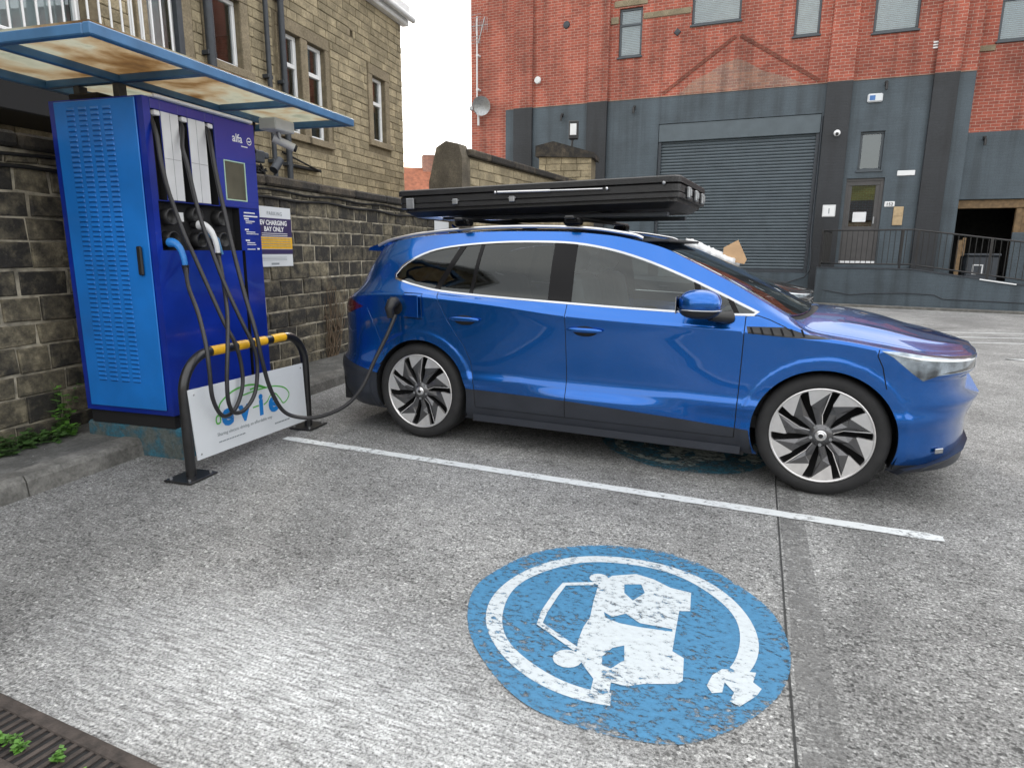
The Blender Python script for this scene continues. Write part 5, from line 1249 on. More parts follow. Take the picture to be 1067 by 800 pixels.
    m=MB(); m.tube([(-2.935,-.93,1.035),(-2.935,-.985,1.03),(-2.94,-1.01,.995),(-2.945,-.985,.93)],[.042,.040,.034,.026],12); m.bbox(-2.975,-2.905,-.975,-.935,1.0,1.075,.015)
    for k in range(3): m.bbox(-2.97,-2.912,-.99,-.976,1.01+.02*k,1.018+.02*k,.002,1)
    t3.part('plug_handle',mbx_to(m),[MT['black'],MT['steel']])
    for x in (0,-2.765):
        for sy in (-1,1):
            class Sub: pass
            wr=bpy.data.objects.new('wheel',None); col.objects.link(wr); wr.parent=t.e; wr.location=(x+1.4,0,0)
            class W_:
                def part(s,nm,mb,mat,parent=None):
                    me=mb.mesh(nm,[mat],(x,0,0)); o=bpy.data.objects.new(nm,me); col.objects.link(o)
                    o.parent=wr; return o
            wheel(W_(),x,sy)
    m=MB(); P0_=[(-3.24,1.485),(-3.36,1.468),(-3.475,1.438),(-3.485,1.425),(-3.40,1.42),(-3.26,1.42)]; m.prism(P0_,'y',-.50,.50); m.prism([(x+.05*(x<-3.3),z-.012) for x,z in P0_],'y',-.575,-.5005); m.prism([(x+.05*(x<-3.3),z-.012) for x,z in P0_],'y',.5005,.575); t.part('rear_spoiler',m,MT['paint'])
    # wipers
    m=MB(); m.tube([(-.18,.30,1.055),(-.35,-.1,1.150),(-.42,-.55,1.135)],.008,6); t.part('wiper',m,MT['blackm'])
    m=MB(); m.tube([(-2.9,0,1.57),(-2.98,0,1.63)],[.02,.008],8); t.part('roof_aerial',m,MT['paint'])
    return t
def mbx_to(m):
    """car-frame geometry expressed in the wall frame (for the plug on the hose)"""
    X=WF.M.inverted()@CF.M; m.xf(X); return m
car=build_car()
# ---------------------------------------------------------------- black hard shell on the roof
t=Thing('roof_box','long flat black hard shell roof box with silver latches on top of the blue car','roof box',CF,(-2.05,0,1.655))
bx0,bx1,by0,by1=-3.15,-.965,-.56,.50
def shell(m,x0,x1,y0,y1,z0,z1,tx=0,bot=0):
    """rounded plan slab; bot: how far the underside is drawn in"""
    def ring(x0,x1,y0,y1,z,r=.05):
        P=[]
        for cx,cy,a0 in ((x1-r,y1-r,0),(x0+r,y1-r,90),(x0+r,y0+r,180),(x1-r,y0+r,270)):
            for k in range(5): a=math.radians(a0+k*22.5); P.append((cx+r*math.cos(a),cy+r*math.sin(a),z))
        return P
    R=[ring(x0+bot,x1-bot,y0+bot,y1-bot,z0),ring(x0,x1,y0,y1,z0+bot*.6+.004),ring(x0,x1,y0,y1,z1-.008),ring(x0+.01,x1-.01,y0+.01,y1-.01,z1)]
    n=len(R[0]); vs=[p for r in R for p in r]
    fs=[tuple(range(n))[::-1],tuple(range(3*n,4*n))]+[(k*n+i,k*n+(i+1)%n,(k+1)*n+(i+1)%n,(k+1)*n+i) for k in range(3) for i in range(n)]
    m.add(vs,fs)
M0=Matrix.Translation((-2.05,0,1.66))@Matrix.Rotation(-.016,4,'Y')@Matrix.Translation((2.05,0,-1.66))
m=MB(); shell(m,bx0+.04,bx1-.02,by0+.03,by1-.03,1.685,1.775,bot=.06); shell(m,bx0+.015,bx1+.01,by0,by1,1.750,1.785)
m.xf(M0); t.part('base_shell',m,MT['box'])
m=MB(); shell(m,bx0+.01,bx1+.005,by0+.005,by1-.005,1.789,1.842); shell(m,bx0,bx1+.01,by0-.008,by1+.008,1.845,1.888); m.xf(M0); lid=t.part('lid',m,MT['box'])
m=MB(); m.box(bx0+.03,bx1-.03,by0+.02,by1-.02,1.784,1.790); m.xf(M0); t.part('seal',m,MT['blackm'])
for x in (-3.02,-2.62,-2.15):
    big=x==-3.02
    m=MB(); m.bbox(x-.022-.012*big,x+.022+.012*big,by0-.022,by0-.003,1.765-.02*big,1.805+.02*big,.004); m.box(x-.03,x+.03,by0-.014,by0-.002,1.79,1.796); m.xf(M0); t.part('latch',m,MT['steel'])
for y in (-.30,.0,.28):
    m=MB(); m.bbox(bx1+.012,bx1+.034,y-.04,y+.04,1.755,1.83,.006); m.bbox(bx1+.030,bx1+.042,y-.02,y+.02,1.77,1.815,.003); m.xf(M0); t.part('front_latch',m,MT['steel'])
m=MB(); m.tube([(-2.26,by0-.022,1.835),(-1.85,by0-.022,1.828)],.0085,10); m.tube([(-1.85,by0-.022,1.828),(-1.47,by0-.022,1.822)],.005,8); m.sphere((-2.28,by0-.018,1.835),.011,10,6); m.sphere((-1.44,by0-.018,1.822),.011,10,6); m.xf(M0); t.part('gas_strut',m,MT['silver'])
m=MB(); m.lathe([(0,-.008),(.010,-.007),(.012,0)],12,'y',(-1.06,by0-.008,1.84)); m.xf(M0); t.part('lid_catch',m,MT['steel'])
m=MB(); m.bbox(bx0+.3,bx1-.1,-.38,-.33,1.653,1.684,.004); m.bbox(bx0+.3,bx1-.1,.28,.33,1.653,1.684,.004); t.part('mounting_rail',m,MT['cast'])
# ---------------------------------------------------------------- second, black car parked beyond
c2=copy_tree(car.e); 
for o in [c2]+list(c2.children_recursive): pass
AX2=(4.155,10.84)
c2.location=Matrix.Translation((AX2[0],AX2[1],0))@Matrix.Rotation(-.4306,4,'Z')@Vector((-1.4,0,0)); c2.scale=(.98,.97,.95)
c2['label']='black car parked behind the blue car, only its nose showing past the windscreen'; c2['category']='car'
bpy.context.view_layer.update()
for o in c2.children_recursive:
    if o.type=='MESH':
        for i,s_ in enumerate(o.material_slots):
            if s_.material==MT['paint']: s_.link='OBJECT'; s_.material=MT['bpaint']
            if s_.material==MT['chrome'] and o.name.startswith('window'): s_.link='OBJECT'; s_.material=MT['pillar']
for o in [o for o in c2.children_recursive if o.name.split('.')[0] in('roof_rail','roof_bar','bar_clamp','charging_flap','roof_aerial')]: bpy.data.objects.remove(o)
C2=Frame((AX2[0],AX2[1],0),-.4306)
m=MB(); rng=random.Random(2)
def crumple(x0,x1,y0,y1,zf,th,nx=16,ny=10,amp=.03,seed=1):
    rng=random.Random(seed); m=MB(); vs=[]
    for side in (0,1):
        for i in range(nx+1):
            for j in range(ny+1):
                x=x0+(x1-x0)*i/nx; y=y0+(y1-y0)*j/ny; vs.append((x+rng.uniform(-.02,.02),y+rng.uniform(-.02,.02),zf(x,y)+(th if side else 0)+rng.uniform(0,amp)*side))
    n=(nx+1)*(ny+1); fs=[]
    for i in range(nx):
        for j in range(ny):
            a=i*(ny+1)+j; b=a+ny+1; fs+= [(a,b,b+1,a+1),(n+a,n+a+1,n+b+1,n+b)]
    per=[(i,0) for i in range(nx+1)]+[(nx,j) for j in range(1,ny+1)]+[(i,ny) for i in range(nx-1,-1,-1)]+[(0,j) for j in range(ny-1,0,-1)]
    ids=[i*(ny+1)+j for i,j in per]
    for a,b in zip(ids,ids[1:]+ids[:1]): fs.append((a,n+a,n+b,b))
    m.add(vs,fs,0,True); return m
zsr=lambda x,y:1.13+(-x-.30)*.42
single('windscreen_cover',crumple(-1.22,-.42,-.50,.20,zsr,.085,nx=20,ny=18,amp=.045),MT['bag'],C2,(-.8,0,1.3),'crumpled white sheet lying over the windscreen of the black car','sheet')
m=MB(); m.prism([(0,0),(.34,-.08),(.38,.0),(.25,.33),(.02,.20)],'y',-.006,.006); m.xf(Matrix.Translation((-.62,-.42,1.30))@Matrix.Rotation(.30,4,'Z')@Matrix.Rotation(-.35,4,'X'))
single('cardboard_sheet',m,MT['card'],C2,(-.6,-.3,1.3),'torn piece of brown cardboard resting against the white sheet on the black car','cardboard')
# ================================================================ tan stone house behind the wall (frame WF, face at y=2.62)
HY2=2.62
t=Thing('stone_house','tan coursed stone house with white framed windows behind the boundary wall','building',WF,(4,HY2,0))
wins=[(2.80,3.30,3.55,5.6),(3.80,4.32,3.70,4.52),(5.16,5.63,3.1,4.47),(5.80,6.28,3.1,4.47),(7.80,8.29,3.37,4.48)]
door_=(.3,2.05,2.6,4.6)
allh=wins+[door_]
vent_=[(7.02,7.20,4.92,5.02)]
m=MB(); surr=[(a-.17,b+.17,c-.16,d+.18) for a,b,c,d in wins]+[(door_[0]-.15,door_[1]+.15,door_[2],door_[3]+.2)]+vent_
rng=random.Random(31)
stones(m,-6,9.03,0,6.0,HY2,surr,(.115,.14),(.24,.48),.010,.012,rng,jit=.004,yjit=.005)
t.part('stonework',m,MT['stone_tan'])
m=MB(); wall_with_holes(m,-6,9.03,0,6.0,allh+vent_,HY2-.002,.18)
m.add([(9.03,HY2,0),(9.03,HY2+7,0),(9.03,HY2+7,6),(9.03,HY2,6)],[(0,1,2,3)]); m.add([(-6,HY2+7,0),(9.03,HY2+7,0),(9.03,HY2+7,6),(-6,HY2+7,6)],[(0,1,2,3)]); m.add([(-6,HY2,6),(9.03,HY2,6),(9.03,HY2+7,6),(-6,HY2+7,6)],[(0,1,2,3)])
t.part('wall',m,MT['mortar_tan'])
def surround(a,b,c,d,t,mat,w_=.15,y=HY2,lint=.17,sill=.10,proud=.035):
    m=MB()
    m.bbox(a-w_,b+w_,y-proud,y+.02,d,d+lint,.008,0,.3); m.bbox(a-w_-.03,b+w_+.03,y-proud-.03,y+.02,c-sill,c,.008,0,.6)
    m.bbox(a-w_,a,y-proud+.004,y+.02,c+.001,d-.001,.006,0,.8); m.bbox(b,b+w_,y-proud+.004,y+.02,c+.001,d-.001,.006,0,.45)
    return t.part('window_surround',m,mat)
for k,(a,b,c,d) in enumerate(wins):
    surround(a,b,c,d,t,MT['dressed'],w_=.10 if k in(2,3) else .15)
    y=HY2+.06; fw=.055
    m=MB()
    for r in rects_minus(a,b,c,d,[(a+fw,b-fw,c+fw,d-fw)]): m.bbox(r[0]+.001,r[1]-.001,y,y+.05,r[2]+.001,r[3]-.001,.006)
    if k>=2: 
        tz_=d-.42 if k<4 else d-.44
        m.bbox(a+fw,b-fw,y-.008,y+.045,tz_-.03,tz_+.03,.005)
        m.bbox(a+fw,a+fw+.03,y-.006,y+.04,tz_+.031,d-fw,.004); m.bbox(b-fw-.03,b-fw,y-.006,y+.04,tz_+.031,d-fw,.004)
    wf=t.part('window',m,MT['pvc'])
    m=MB(); m.add([(a+fw-.01,y+.03,c+fw-.01),(b-fw+.01,y+.03,c+fw-.01),(b-fw+.01,y+.03,d-fw+.01),(a+fw-.01,y+.03,d-fw+.01)],[(0,1,2,3)]); t.part('pane',m,MT['wglass'],wf)
    m=MB(); m.box(a-.02,b+.02,y+.5,y+.52,c-.1,d+.1); t.part('room_back',m,MT['room'],wf)
    if k in (0,1,2,3):
        m=MB(); n=14; x0c,x1c=(a,b) if k==0 else ((a,a+.3) if k==1 else (a,a+.17)); vs=[]
        for i in range(n+1):
            x=x0c+(x1c-x0c)*i/n; yy=y+.16+.02*math.sin(i*2.1)
            vs+=[(x,yy,c),(x,yy,d)]
        m.add(vs,[(2*i,2*i+2,2*i+3,2*i+1) for i in range(n)],0,True); t.part('curtain',m,MT['curtain'],wf)
# bright glazed door upper left
a,b,c,d=door_; y=HY2+.07; m=MB()
for r in rects_minus(a,b,c,d,[(a+.06,(a+b)/2-.03,c+.06,d-.06),((a+b)/2+.03,b-.06,c+.06,d-.06)]): m.bbox(r[0]+.001,r[1]-.001,y,y+.06,r[2]+.001,r[3]-.001,.006)
dr=t.part('balcony_door',m,MT['pvc']); m=MB(); m.add([(a+.05,y+.03,c+.05),(b-.05,y+.03,c+.05),(b-.05,y+.03,d-.05),(a+.05,y+.03,d-.05)],[(0,1,2,3)]); t.part('pane',m,MT['wglass'],dr)
m=MB(); vs=[]; n=40
for i in range(n+1): x=a+(b-a)*i/n; vs+=[(x,y+.15+.02*math.sin(i*1.7),c),(x,y+.15+.02*math.sin(i*1.7),d)]
m.add(vs,[(2*i,2*i+2,2*i+3,2*i+1) for i in range(n)],0,True); t.part('curtain',m,MT['curtain'],dr)
m=MB(); m.bbox(7.02,7.11,HY2-.01,HY2+.02,4.92,5.02,.004,0,.9); m.add([(7.11,HY2+.1,4.92),(7.2,HY2+.1,4.92),(7.2,HY2+.1,5.02),(7.11,HY2+.1,5.02)],[(0,1,2,3)]); t.part('wall_vent',m,MT['dressed'])
m=MB(); m.bbox(-6,9.15,HY2-.14,HY2+.02,5.66,5.80,.02); m.bbox(-6,9.15,HY2-.17,HY2+7,5.80,6.03,.02); t.part('eaves_board',m,MT['pvc'])
m=MB(); m.tube([(-6,HY2-.21,5.78),(9.2,HY2-.21,5.78)],.055,10); t.part('gutter',m,MT['offwhite'])
m=MB(); m.add([(-6,HY2-.1,6.02),(9.2,HY2-.1,6.02),(9.2,HY2+3.4,7.2),(-6,HY2+3.4,7.2),(-6,HY2+7,6.02),(9.2,HY2+7,6.02)],[(0,1,2,3),(3,2,5,4)]); t.part('roof',m,MT['slate'])
for s_,r_ in ((3.66,.055),(4.76,.035),(5.10,.045)):
    m=MB(); m.tube([(s_,HY2-.09,2.0),(s_,HY2-.09,5.7)],r_,10)
    for z in (2.6,3.7,4.8): m.bbox(s_-r_-.02,s_+r_+.02,HY2-.11,HY2-.01,z,z+.05,.005)
    t.part('downpipe',m,MT['cast'])
m=MB(); m.bbox(5.05,5.9,HY2-.10,HY2-.01,2.60,2.64,.006); m.tube([(5.0,HY2-.05,2.78),(5.85,HY2-.12,2.60)],.015,6); t.part('wall_bracket',m,MT['blackm'])
# balcony with white and galvanised bars
t2_=Thing('balcony','projecting balcony with white bars and grey end post on the stone house above the canopy','balcony',WF,(1.3,1.9,2.9))
m=MB(); m.bbox(.1,2.35,1.75,2.50,2.83,2.93,.01); t2_.part('deck',m,MT['cast'])
m=MB(); m.bbox(.1,2.35,1.75,1.79,3.98,4.02,.006); m.bbox(.1,2.35,1.75,1.79,3.0,3.03,.006)
t2_.part('rail',m,MT['pvc'])
m=MB(); 
for k in range(20): x=.15+k*.115; m.tube([(x,1.77,3.0),(x,1.77,4.0)],.010,6)
for k in range(5): y=1.85+k*.13; m.tube([(2.33,y,2.94),(2.33,y,4.0)],.010,6)
t2_.part('bars',m,MT['pvc'])
m=MB(); m.bbox(2.30,2.37,1.75,1.82,2.6,4.1,.008); t2_.part('end_post',m,MT['cast'])
m=MB(); m.bbox(.1,2.3,1.82,2.5,2.45,2.82,.01); t2_.part('fascia',m,MT['blackm'])
# ================================================================ high wall and pier beyond
t=Thing('high_stone_wall','high weathered stone wall with slab coping beyond the roof box','wall',HF,(2.3,.2,0))
m=MB(); rng=random.Random(41); stones(m,0,6.2,0,3.0,0,[(1.3,1.42,2.55,2.65),(3.0,3.08,2.62,2.72)],(.13,.17),(.22,.42),.012,.014,rng); t.part('stonework',m,MT['stone_tan'])
m=MB(); m.box(-.003,6.2,-.002,.45,0,3.03); t.part('core',m,MT['mortar_tan'])
m=MB(); s0=-.08
while s0<6.2: l=rng.uniform(.8,1.1); m.bbox(s0,s0+l-.012,-.09,.55,3.035,3.16,.02,0,rng.random()); s0+=l
t.part('coping',m,MT['coping'])
m=MB(); m.prism([(-.02,0),(-.02,3.0),(.05,3.22),(.30,3.28),(.50,3.18),(.66,2.6),(.66,0)],'x',-.30,-.012); m.bbox(-.45,.1,-.05,.9,3.10,3.20,.02) if False else None
t.part('end_slab',m,MT['slab'])
PF=Frame((1.42,17.3,.28),-.25)
t=Thing('stone_pier','square tan stone pier with dark sloping cap behind the high wall','pier',PF,(0,0,0))
m=MB(); rng=random.Random(43); stones(m,-.72,.62,0,3.45,-.30,[],(.14,.18),(.3,.5),.012,.014,rng); t.part('stonework',m,MT['stone_tan'])
m=MB(); m.box(-.715,.615,-.30,.5,0,3.47); t.part('core',m,MT['mortar_tan'])
m=MB(); n=[(-.80,3.47),(.70,3.40),(.70,3.52),(-.35,3.82),(-.80,3.72)]; m.prism(n,'y',-.38,.58); t.part('cap',m,MT['coping'])
t=Thing('floodlight','black floodlight with pale face on a short post above the stone pier','lamp',PF,(.05,0,3.5)); m=MB(); m.tube([(.05,0,3.55),(.08,0,4.0)],.03,8); t.part('post',m,MT['black']); m=MB(); m.bbox(-.02,.22,-.06,.06,3.9,4.35,.02); t.part('housing',m,MT['black']); m=MB(); m.bbox(.02,.18,-.072,-.061,4.0,4.27,.004); t.part('lens',m,MT['paper'])
# distant low house in the gap
GF=Frame((-6.5,42,0),.25)
t=Thing('distant_house','low distant building with orange red roof in the gap between the buildings','building',GF,(0,0,0))
m=MB(); m.box(-6,8,0,6,0,4.4); t.part('wall',m,MT['brick_pale']); m=MB(); m.prism([(-.4,4.4),(6.4,4.4),(3,6.8)],'x',-6.3,8.3); t.part('roof',m,MT['farroof'])
m=MB(); m.bbox(1.2,2.0,2.6,3.4,6.2,7.6,.02); t.part('chimney',m,MT['brick_pale'])
# ================================================================ red brick building
t=Thing('brick_building','tall red brick building with slate grey painted ground floor, roller shutter and door','building',RF,(-4,0,0)); RB=t
PZ=6.21; top_=10.4
uw=[(-7.33,-6.59,7.50,8.93),(-5.08,-3.64,8.19,9.6),(-2.15,-1.46,7.55,9.25),(-.10,1.0,7.41,8.75),(2.92,4.2,6.97,8.5)]
low_h=[(-5.92,-1.19,.80,5.40),(-.36,.62,1.10,3.54),(-.12,.49,3.75,4.82)]
m=MB(); wall_with_holes(m,-11.27,2.49,0,PZ,low_h,0,.22); m.add([(2.49,0,0),(2.49,.35,0),(2.49,.35,PZ),(2.49,0,PZ)],[(0,1,2,3)]); t.part('painted_wall',m,MT['paint_grey'])
m=MB(); wall_with_holes(m,-12.6,2.49,PZ,top_,uw[:4],0.0,.15); m.add([(-12.6,0,0),(-11.27,0,0),(-11.27,0,PZ),(-12.6,0,PZ)],[(0,1,2,3)])
m.add([(-12.6,0,0),(-12.6,14,0),(-12.6,14,top_),(-12.6,0,top_)],[(0,1,2,3)]); m.add([(2.49,0,PZ),(2.49,.35,PZ),(2.49,.35,top_),(2.49,0,top_)],[(0,1,2,3)]); m.add([(-12.6,0,top_),(14,0,top_),(14,14,top_),(-12.6,14,top_)],[(0,1,2,3)]); m.add([(-12.6,14,0),(14,14,0),(14,14,top_),(-12.6,14,top_)],[(0,1,2,3)]); m.add([(14,.35,0),(14,14,0),(14,14,top_),(14,.35,top_)],[(0,1,2,3)])
t.part('brick_wall',m,MT['brick'])
m=MB(); wall_with_holes(m,2.49,14,4.69,top_,uw[4:],.35,.15); t.part('recessed_brick_wall',m,MT['brick'])
m=MB(); wall_with_holes(m,2.49,14,0,4.69,[(2.56,7.5,.5,2.90)],.35,.25); m.bbox(2.49,14,.325,.348,2.90,2.96,.004); t.part('recessed_painted_wall',m,MT['paint_grey'])
# pilasters: charcoal below, brick above
for a,b in ((-10.93,-10.25),(-8.30,-7.62),(-1.13,-.46),(1.51,2.10)):
    m=MB(); m.bbox(a,b,-.11,-.001,0,PZ,.006); t.part('charcoal_pilaster',m,MT['paint_dark'])
    m=MB(); m.bbox(a,b,-.105,-.001,PZ+.002,top_,.006); t.part('brick_pilaster',m,MT['brick'])
m=MB(); m.bbox(-11.2,2.47,-.018,-.001,PZ-.004,PZ+.03,.004); 
for k in range(40):
    x=random.uniform(-11,2.4); 
t.part('ledge',m,MT['brick_pale'])
# brick relief arch and worn patch above the shutter
def bar2(m,p,q,wd,y0,y1):
    a,b=np.array(p,float),np.array(q,float); d=(b-a)/np.linalg.norm(b-a); n=np.array([-d[1],d[0]])*wd/2
    P=[a+n,b+n,b-n,a-n]; m.prism([tuple(x) for x in P],'y',y0,y1)
m=MB(); bar2(m,(-5.85,6.3),(-3.75,7.75),.10,-.02,-.001); bar2(m,(-3.60,7.75),(-1.35,6.3),.10,-.02,-.001); t.part('relieving_arch',m,brick_mat('dark_soldier_brick',(.22,.05,.03),(.16,.04,.025),(.25,.14,.1),.4))
patch=[(-5.35,6.25),(-4.9,6.62),(-4.45,6.80),(-4.1,7.0),(-3.65,7.12),(-3.3,6.95),(-2.9,6.70),(-2.3,6.5),(-1.75,6.25)]
m=MB(); m.prism(patch,'y',-.008,-.001); t.part('worn_brick_patch',m,MT['brick_pale'])
for q_ in ((-7.60,-7.35,-.03,-.001,8.50,8.70),(-6.56,-5.10,-.03,-.001,8.55,8.72),(-7.50,-6.45,-.03,-.001,8.98,9.16),(2.5,2.9,.31,.349,6.75,6.9)): m=MB(); m.bbox(*q_,.01); t.part('stone_band',m,MT['dressed'])
# roller shutter
m=MB(); m.bbox(-5.915,-1.195,.02,.16,4.86,5.39,.01); sb_=t.part('shutter_box',m,MT['shutter'])
m=MB(); z=.80; vs=[]; prof=[]
while z<4.86: prof+=[(.15,z),(.118,z+.016),(.112,z+.05),(.122,z+.078),(.15,z+.088)]; z+=.095
n=len(prof); vs=[(-5.83,y,z) for y,z in prof]+[(-1.28,y,z) for y,z in prof]; m.add(vs,[(i,n+i,n+i+1,i+1) for i in range(n-1)]); t.part('roller_shutter',m,MT['shutter'])
m=MB(); m.bbox(-5.915,-5.82,.05,.17,.80,4.855,.005); m.bbox(-1.29,-1.195,.05,.17,.80,4.855,.005); m.bbox(-5.82,-1.29,.08,.17,.80,.90,.005); t.part('shutter_guide',m,MT['cast'])
# door with glass
m=MB(); a,b,c,d=low_h[1]
for r in rects_minus(a,b,c,d,[(a+.17,b-.20,c+1.08,d-.20)]): m.bbox(r[0]+.001,r[1]-.001,.07,.13,r[2]+.001,r[3]-.001,.006)
m.bbox(a,b,.05,.069,d-.08,d-.001,.004); m.bbox(a,a+.07,.05,.069,c,d-.081,.004); m.bbox(b-.09,b,.05,.069,c,d-.081,.004)
dd=t.part('door',m,MT['doorp'])
m=MB(); m.add([(a+.16,.11,c+1.07),(b-.19,.11,c+1.07),(b-.19,.11,d-.19),(a+.16,.11,d-.19)],[(0,1,2,3)]); t.part('pane',m,MT['wglass'],dd)
m=MB(); m.bbox(b-.19,b-.15,.02,.069,2.25,2.45,.008); t.part('handle',m,MT['steel'],dd)
m=MB(); m.box(-.10,.25,.060,.0695,2.31,2.59); t.part('notice_paper',m,MT['paper'],dd); m=MB(); m.box(a+.02,b-.02,.03,.069,c+.02,c+.08,0); t.part('threshold',m,MT['paper'],dd)
def rwin(a,b,c,d,t,mull=None,trans=None,y=.06,blind=True,name='window'):
    fw=.07; m=MB(); hs=[]
    xs=[a+fw]+([mull-fw/2,mull+fw/2] if mull else [])+[b-fw]; zs=[c+fw]+([trans-fw/2,trans+fw/2] if trans else [])+[d-fw]
    for i in range(0,len(xs),2):
        for j in range(0,len(zs),2): hs.append((xs[i],xs[i+1],zs[j],zs[j+1]))
    for r in rects_minus(a,b,c,d,hs): m.bbox(r[0]+.001,r[1]-.001,y,y+.05,r[2]+.001,r[3]-.001,.006)
    m.bbox(a-.04,b+.04,y-.11,y+.05,c-.05,c-.001,.008)
    wf=t.part(name,m,MT['greyframe']); m=MB(); m.add([(a+.05,y+.03,c+.05),(b-.05,y+.03,c+.05),(b-.05,y+.03,d-.05),(a+.05,y+.03,d-.05)],[(0,1,2,3)]); t.part('pane',m,MT['wglass'],wf)
    m=MB()
    if blind:
        z=c+.08
        while z<d-.05: m.add([(a+.06,y+.07,z),(b-.06,y+.07,z),(b-.06,y+.085,z+.045),(a+.06,y+.085,z+.045)],[(0,1,2,3)]); z+=.05
        t.part('blind',m,MT['curtain'],wf)  # slats kept whitish to stand for sky reflected in the panes
    else: m.box(a,b,y+.6,y+.62,c,d); t.part('room_back',m,MT['room'],wf)
rwin(*uw[0],t,trans=8.45,blind=True); rwin(*uw[1],t); rwin(*uw[2],t); rwin(*uw[3],t,blind=True); rwin(uw[4][0],uw[4][1],uw[4][2],uw[4][3],t,mull=3.6,trans=8.0,y=.41)
rwin(*low_h[2],t,blind=False,y=.08,name='small_window')
# garage opening with timber
m=MB(); m.box(2.56,7.5,3.4,3.45,.5,2.9); m.box(2.4,7.6,.6,3.4,.45,.5); m.box(2.5,2.55,.6,3.4,.5,2.9); m.box(2.5,7.6,.6,3.4,2.9,2.95); t.part('garage_interior',m,MT['room'])
m=MB(); m.bbox(2.56,7.5,.40,.55,2.66,2.895,.01); t.part('timber_lintel',m,MT['wood']); m=MB(); m.bbox(3.95,4.10,.42,.54,.9,2.655,.01); m.bbox(4.10,7.5,.46,.50,2.0,2.655,.004); t.part('timber_panel',m,MT['wood'])
m=MB(); m.bbox(3.92,7.5,.36,.40,.5,2.0,.01); t.part('low_infill',m,MT['paint_grey'])
# fittings on the wall: each its own thing
def fit(name,label,cat,parts,base):
    t=Thing(name,label,cat,RF,base,{'wall_lamp':'small lamps on the painted wall','wall_vent':'vents in the brick wall'}.get(name))
    for nm,m,mt in parts: t.part(nm,m,mt)
m=MB(); m.bbox(-.055,.33,-.07,-.001,5.59,5.82,.04); m2=MB(); m2.bbox(.0,.14,-.076,-.071,5.64,5.77,.01)
fit('alarm_box','pale blue alarm box high on the grey wall above the small window','alarm box',[('cover',m,MT['sign_white']),('blue_badge',m2,MT['blueglow'])],(.14,0,5.7))
m=MB(); m.sphere((-.75,-.16,4.80),(.09,.07,.09),14,10); m2=MB(); m2.sphere((-.75,-.22,4.77),.045,12,8); fit('dome_camera','white dome camera on the charcoal pilaster left of the door','camera',[('housing',m,MT['paper']),('lens',m2,MT['black'])],(-.75,-.11,4.8))
m=MB(); m.bbox(-.93,-.58,-.13,-.111,2.46,2.80,.006); m2=MB(); m2.box(-.90,-.61,-.133,-.1305,2.49,2.77); m2.box(-.77,-.74,-.1345,-.1331,2.55,2.7,1); m3=MB()
fit('plaque','square white framed plaque on the charcoal pilaster beside the door','plaque',[('frame',m,MT['offwhite']),('face',m2,[MT['paper'],MT['sign_grey']])],(-.75,-.11,2.6))
m=MB(); m.bbox(.68,.94,-.03,-.001,2.72,2.87,.02); m2=MB(); text_into(m2,'152',.12,lambda X,Y,Z:(.81+X,-.032-Z,2.752+Y),depth=.002,align='CENTER',bold=.002)
fit('number_plate','small white rounded house number plate right of the door','number plate',[('plate',m,MT['paper']),('numerals',m2,MT['black'])],(.81,0,2.8))
m=MB(); m.bbox(.93,1.18,-.035,-.001,2.20,2.72,.01); m2=MB(); m2.box(.95,1.16,-.038,-.0355,2.45,2.46); fit('notice_board','upright tan plywood notice board on the grey wall right of the door','board',[('board',m,MT['plywood']),('batten',m2,MT['wood'])],(1.05,0,2.4))
m=MB(); m.bbox(.91,1.35,-.03,-.001,3.57,3.71,.01); fit('name_strip','long narrow white name strip on the grey wall above the notice board','sign',[('strip',m,MT['paper'])],(1.13,0,3.6))
for x,z,l in ((-9.18,5.80,'small dark wall lamp high on the grey wall left of the second pilaster'),(-6.73,5.86,'small dark wall lamp on the grey wall left of the roller shutter'),(.38,5.98,'small dark wall lamp above the pale blue alarm box'),(2.95,4.42,'small dark wall lamp on the recessed grey wall at the right edge')):
    y=.35 if x>2.5 else 0
    m=MB(); m.tube([(x,y-.02,z+.10),(x,y-.14,z+.06),(x,y-.14,z-.10)],.035,10); m2=MB(); m2.bbox(x-.04,x+.04,y-.03,y-.001,z+.04,z+.16,.006); fit('wall_lamp',l,'lamp',[('shade',m,MT['black']),('back_plate',m2,MT['black'])],(x,y,z))
for x,z,l in ((-9.10,8.68,'round dark vent cap in the brick high between the left pilasters'),(-10.05,7.05,'small pale round vent on the left brick pilaster'),(-5.49,8.05,'square dark vent grille in the brick left of the wide window')):
    m=MB(); m.lathe([(0,-.05),(.10,-.04),(.12,-.001)],16 if x<-6 else 4,'y',(x,-.11 if x<-10 else 0,z),smooth=False); fit('wall_vent',l,'vent',[('cover',m,MT['cast'] if x!=-10.05 else MT['offwhite'])],(x,0,z))
m=MB(); 
for k in range(3): m.bbox(1.40-.0,1.72,-.03,-.001,6.86+k*.07,6.90+k*.07,.004)
fit('wall_label','small white stepped label on the brick right of the upper window','label',[('plates',m,MT['paper'])],(1.5,0,6.9))
m=MB(); m.tube([(-1.13,-.14,.9),(-1.13,-.14,1.3),(-1.18,-.10,1.9),(-1.17,-.06,3.0),(-1.165,-.04,5.3)],.02,6); m.tube([(-5.6,-.05,.55),(-3.0,-.05,.50),(-1.7,-.06,.52),(-1.25,-.10,.68),(-1.13,-.14,.9)],.02,6); fit('wall_conduit','black conduit curving from the base of the wall up beside the roller shutter','conduit',[('pipe',m,MT['cast'])],(-1.13,0,.9))
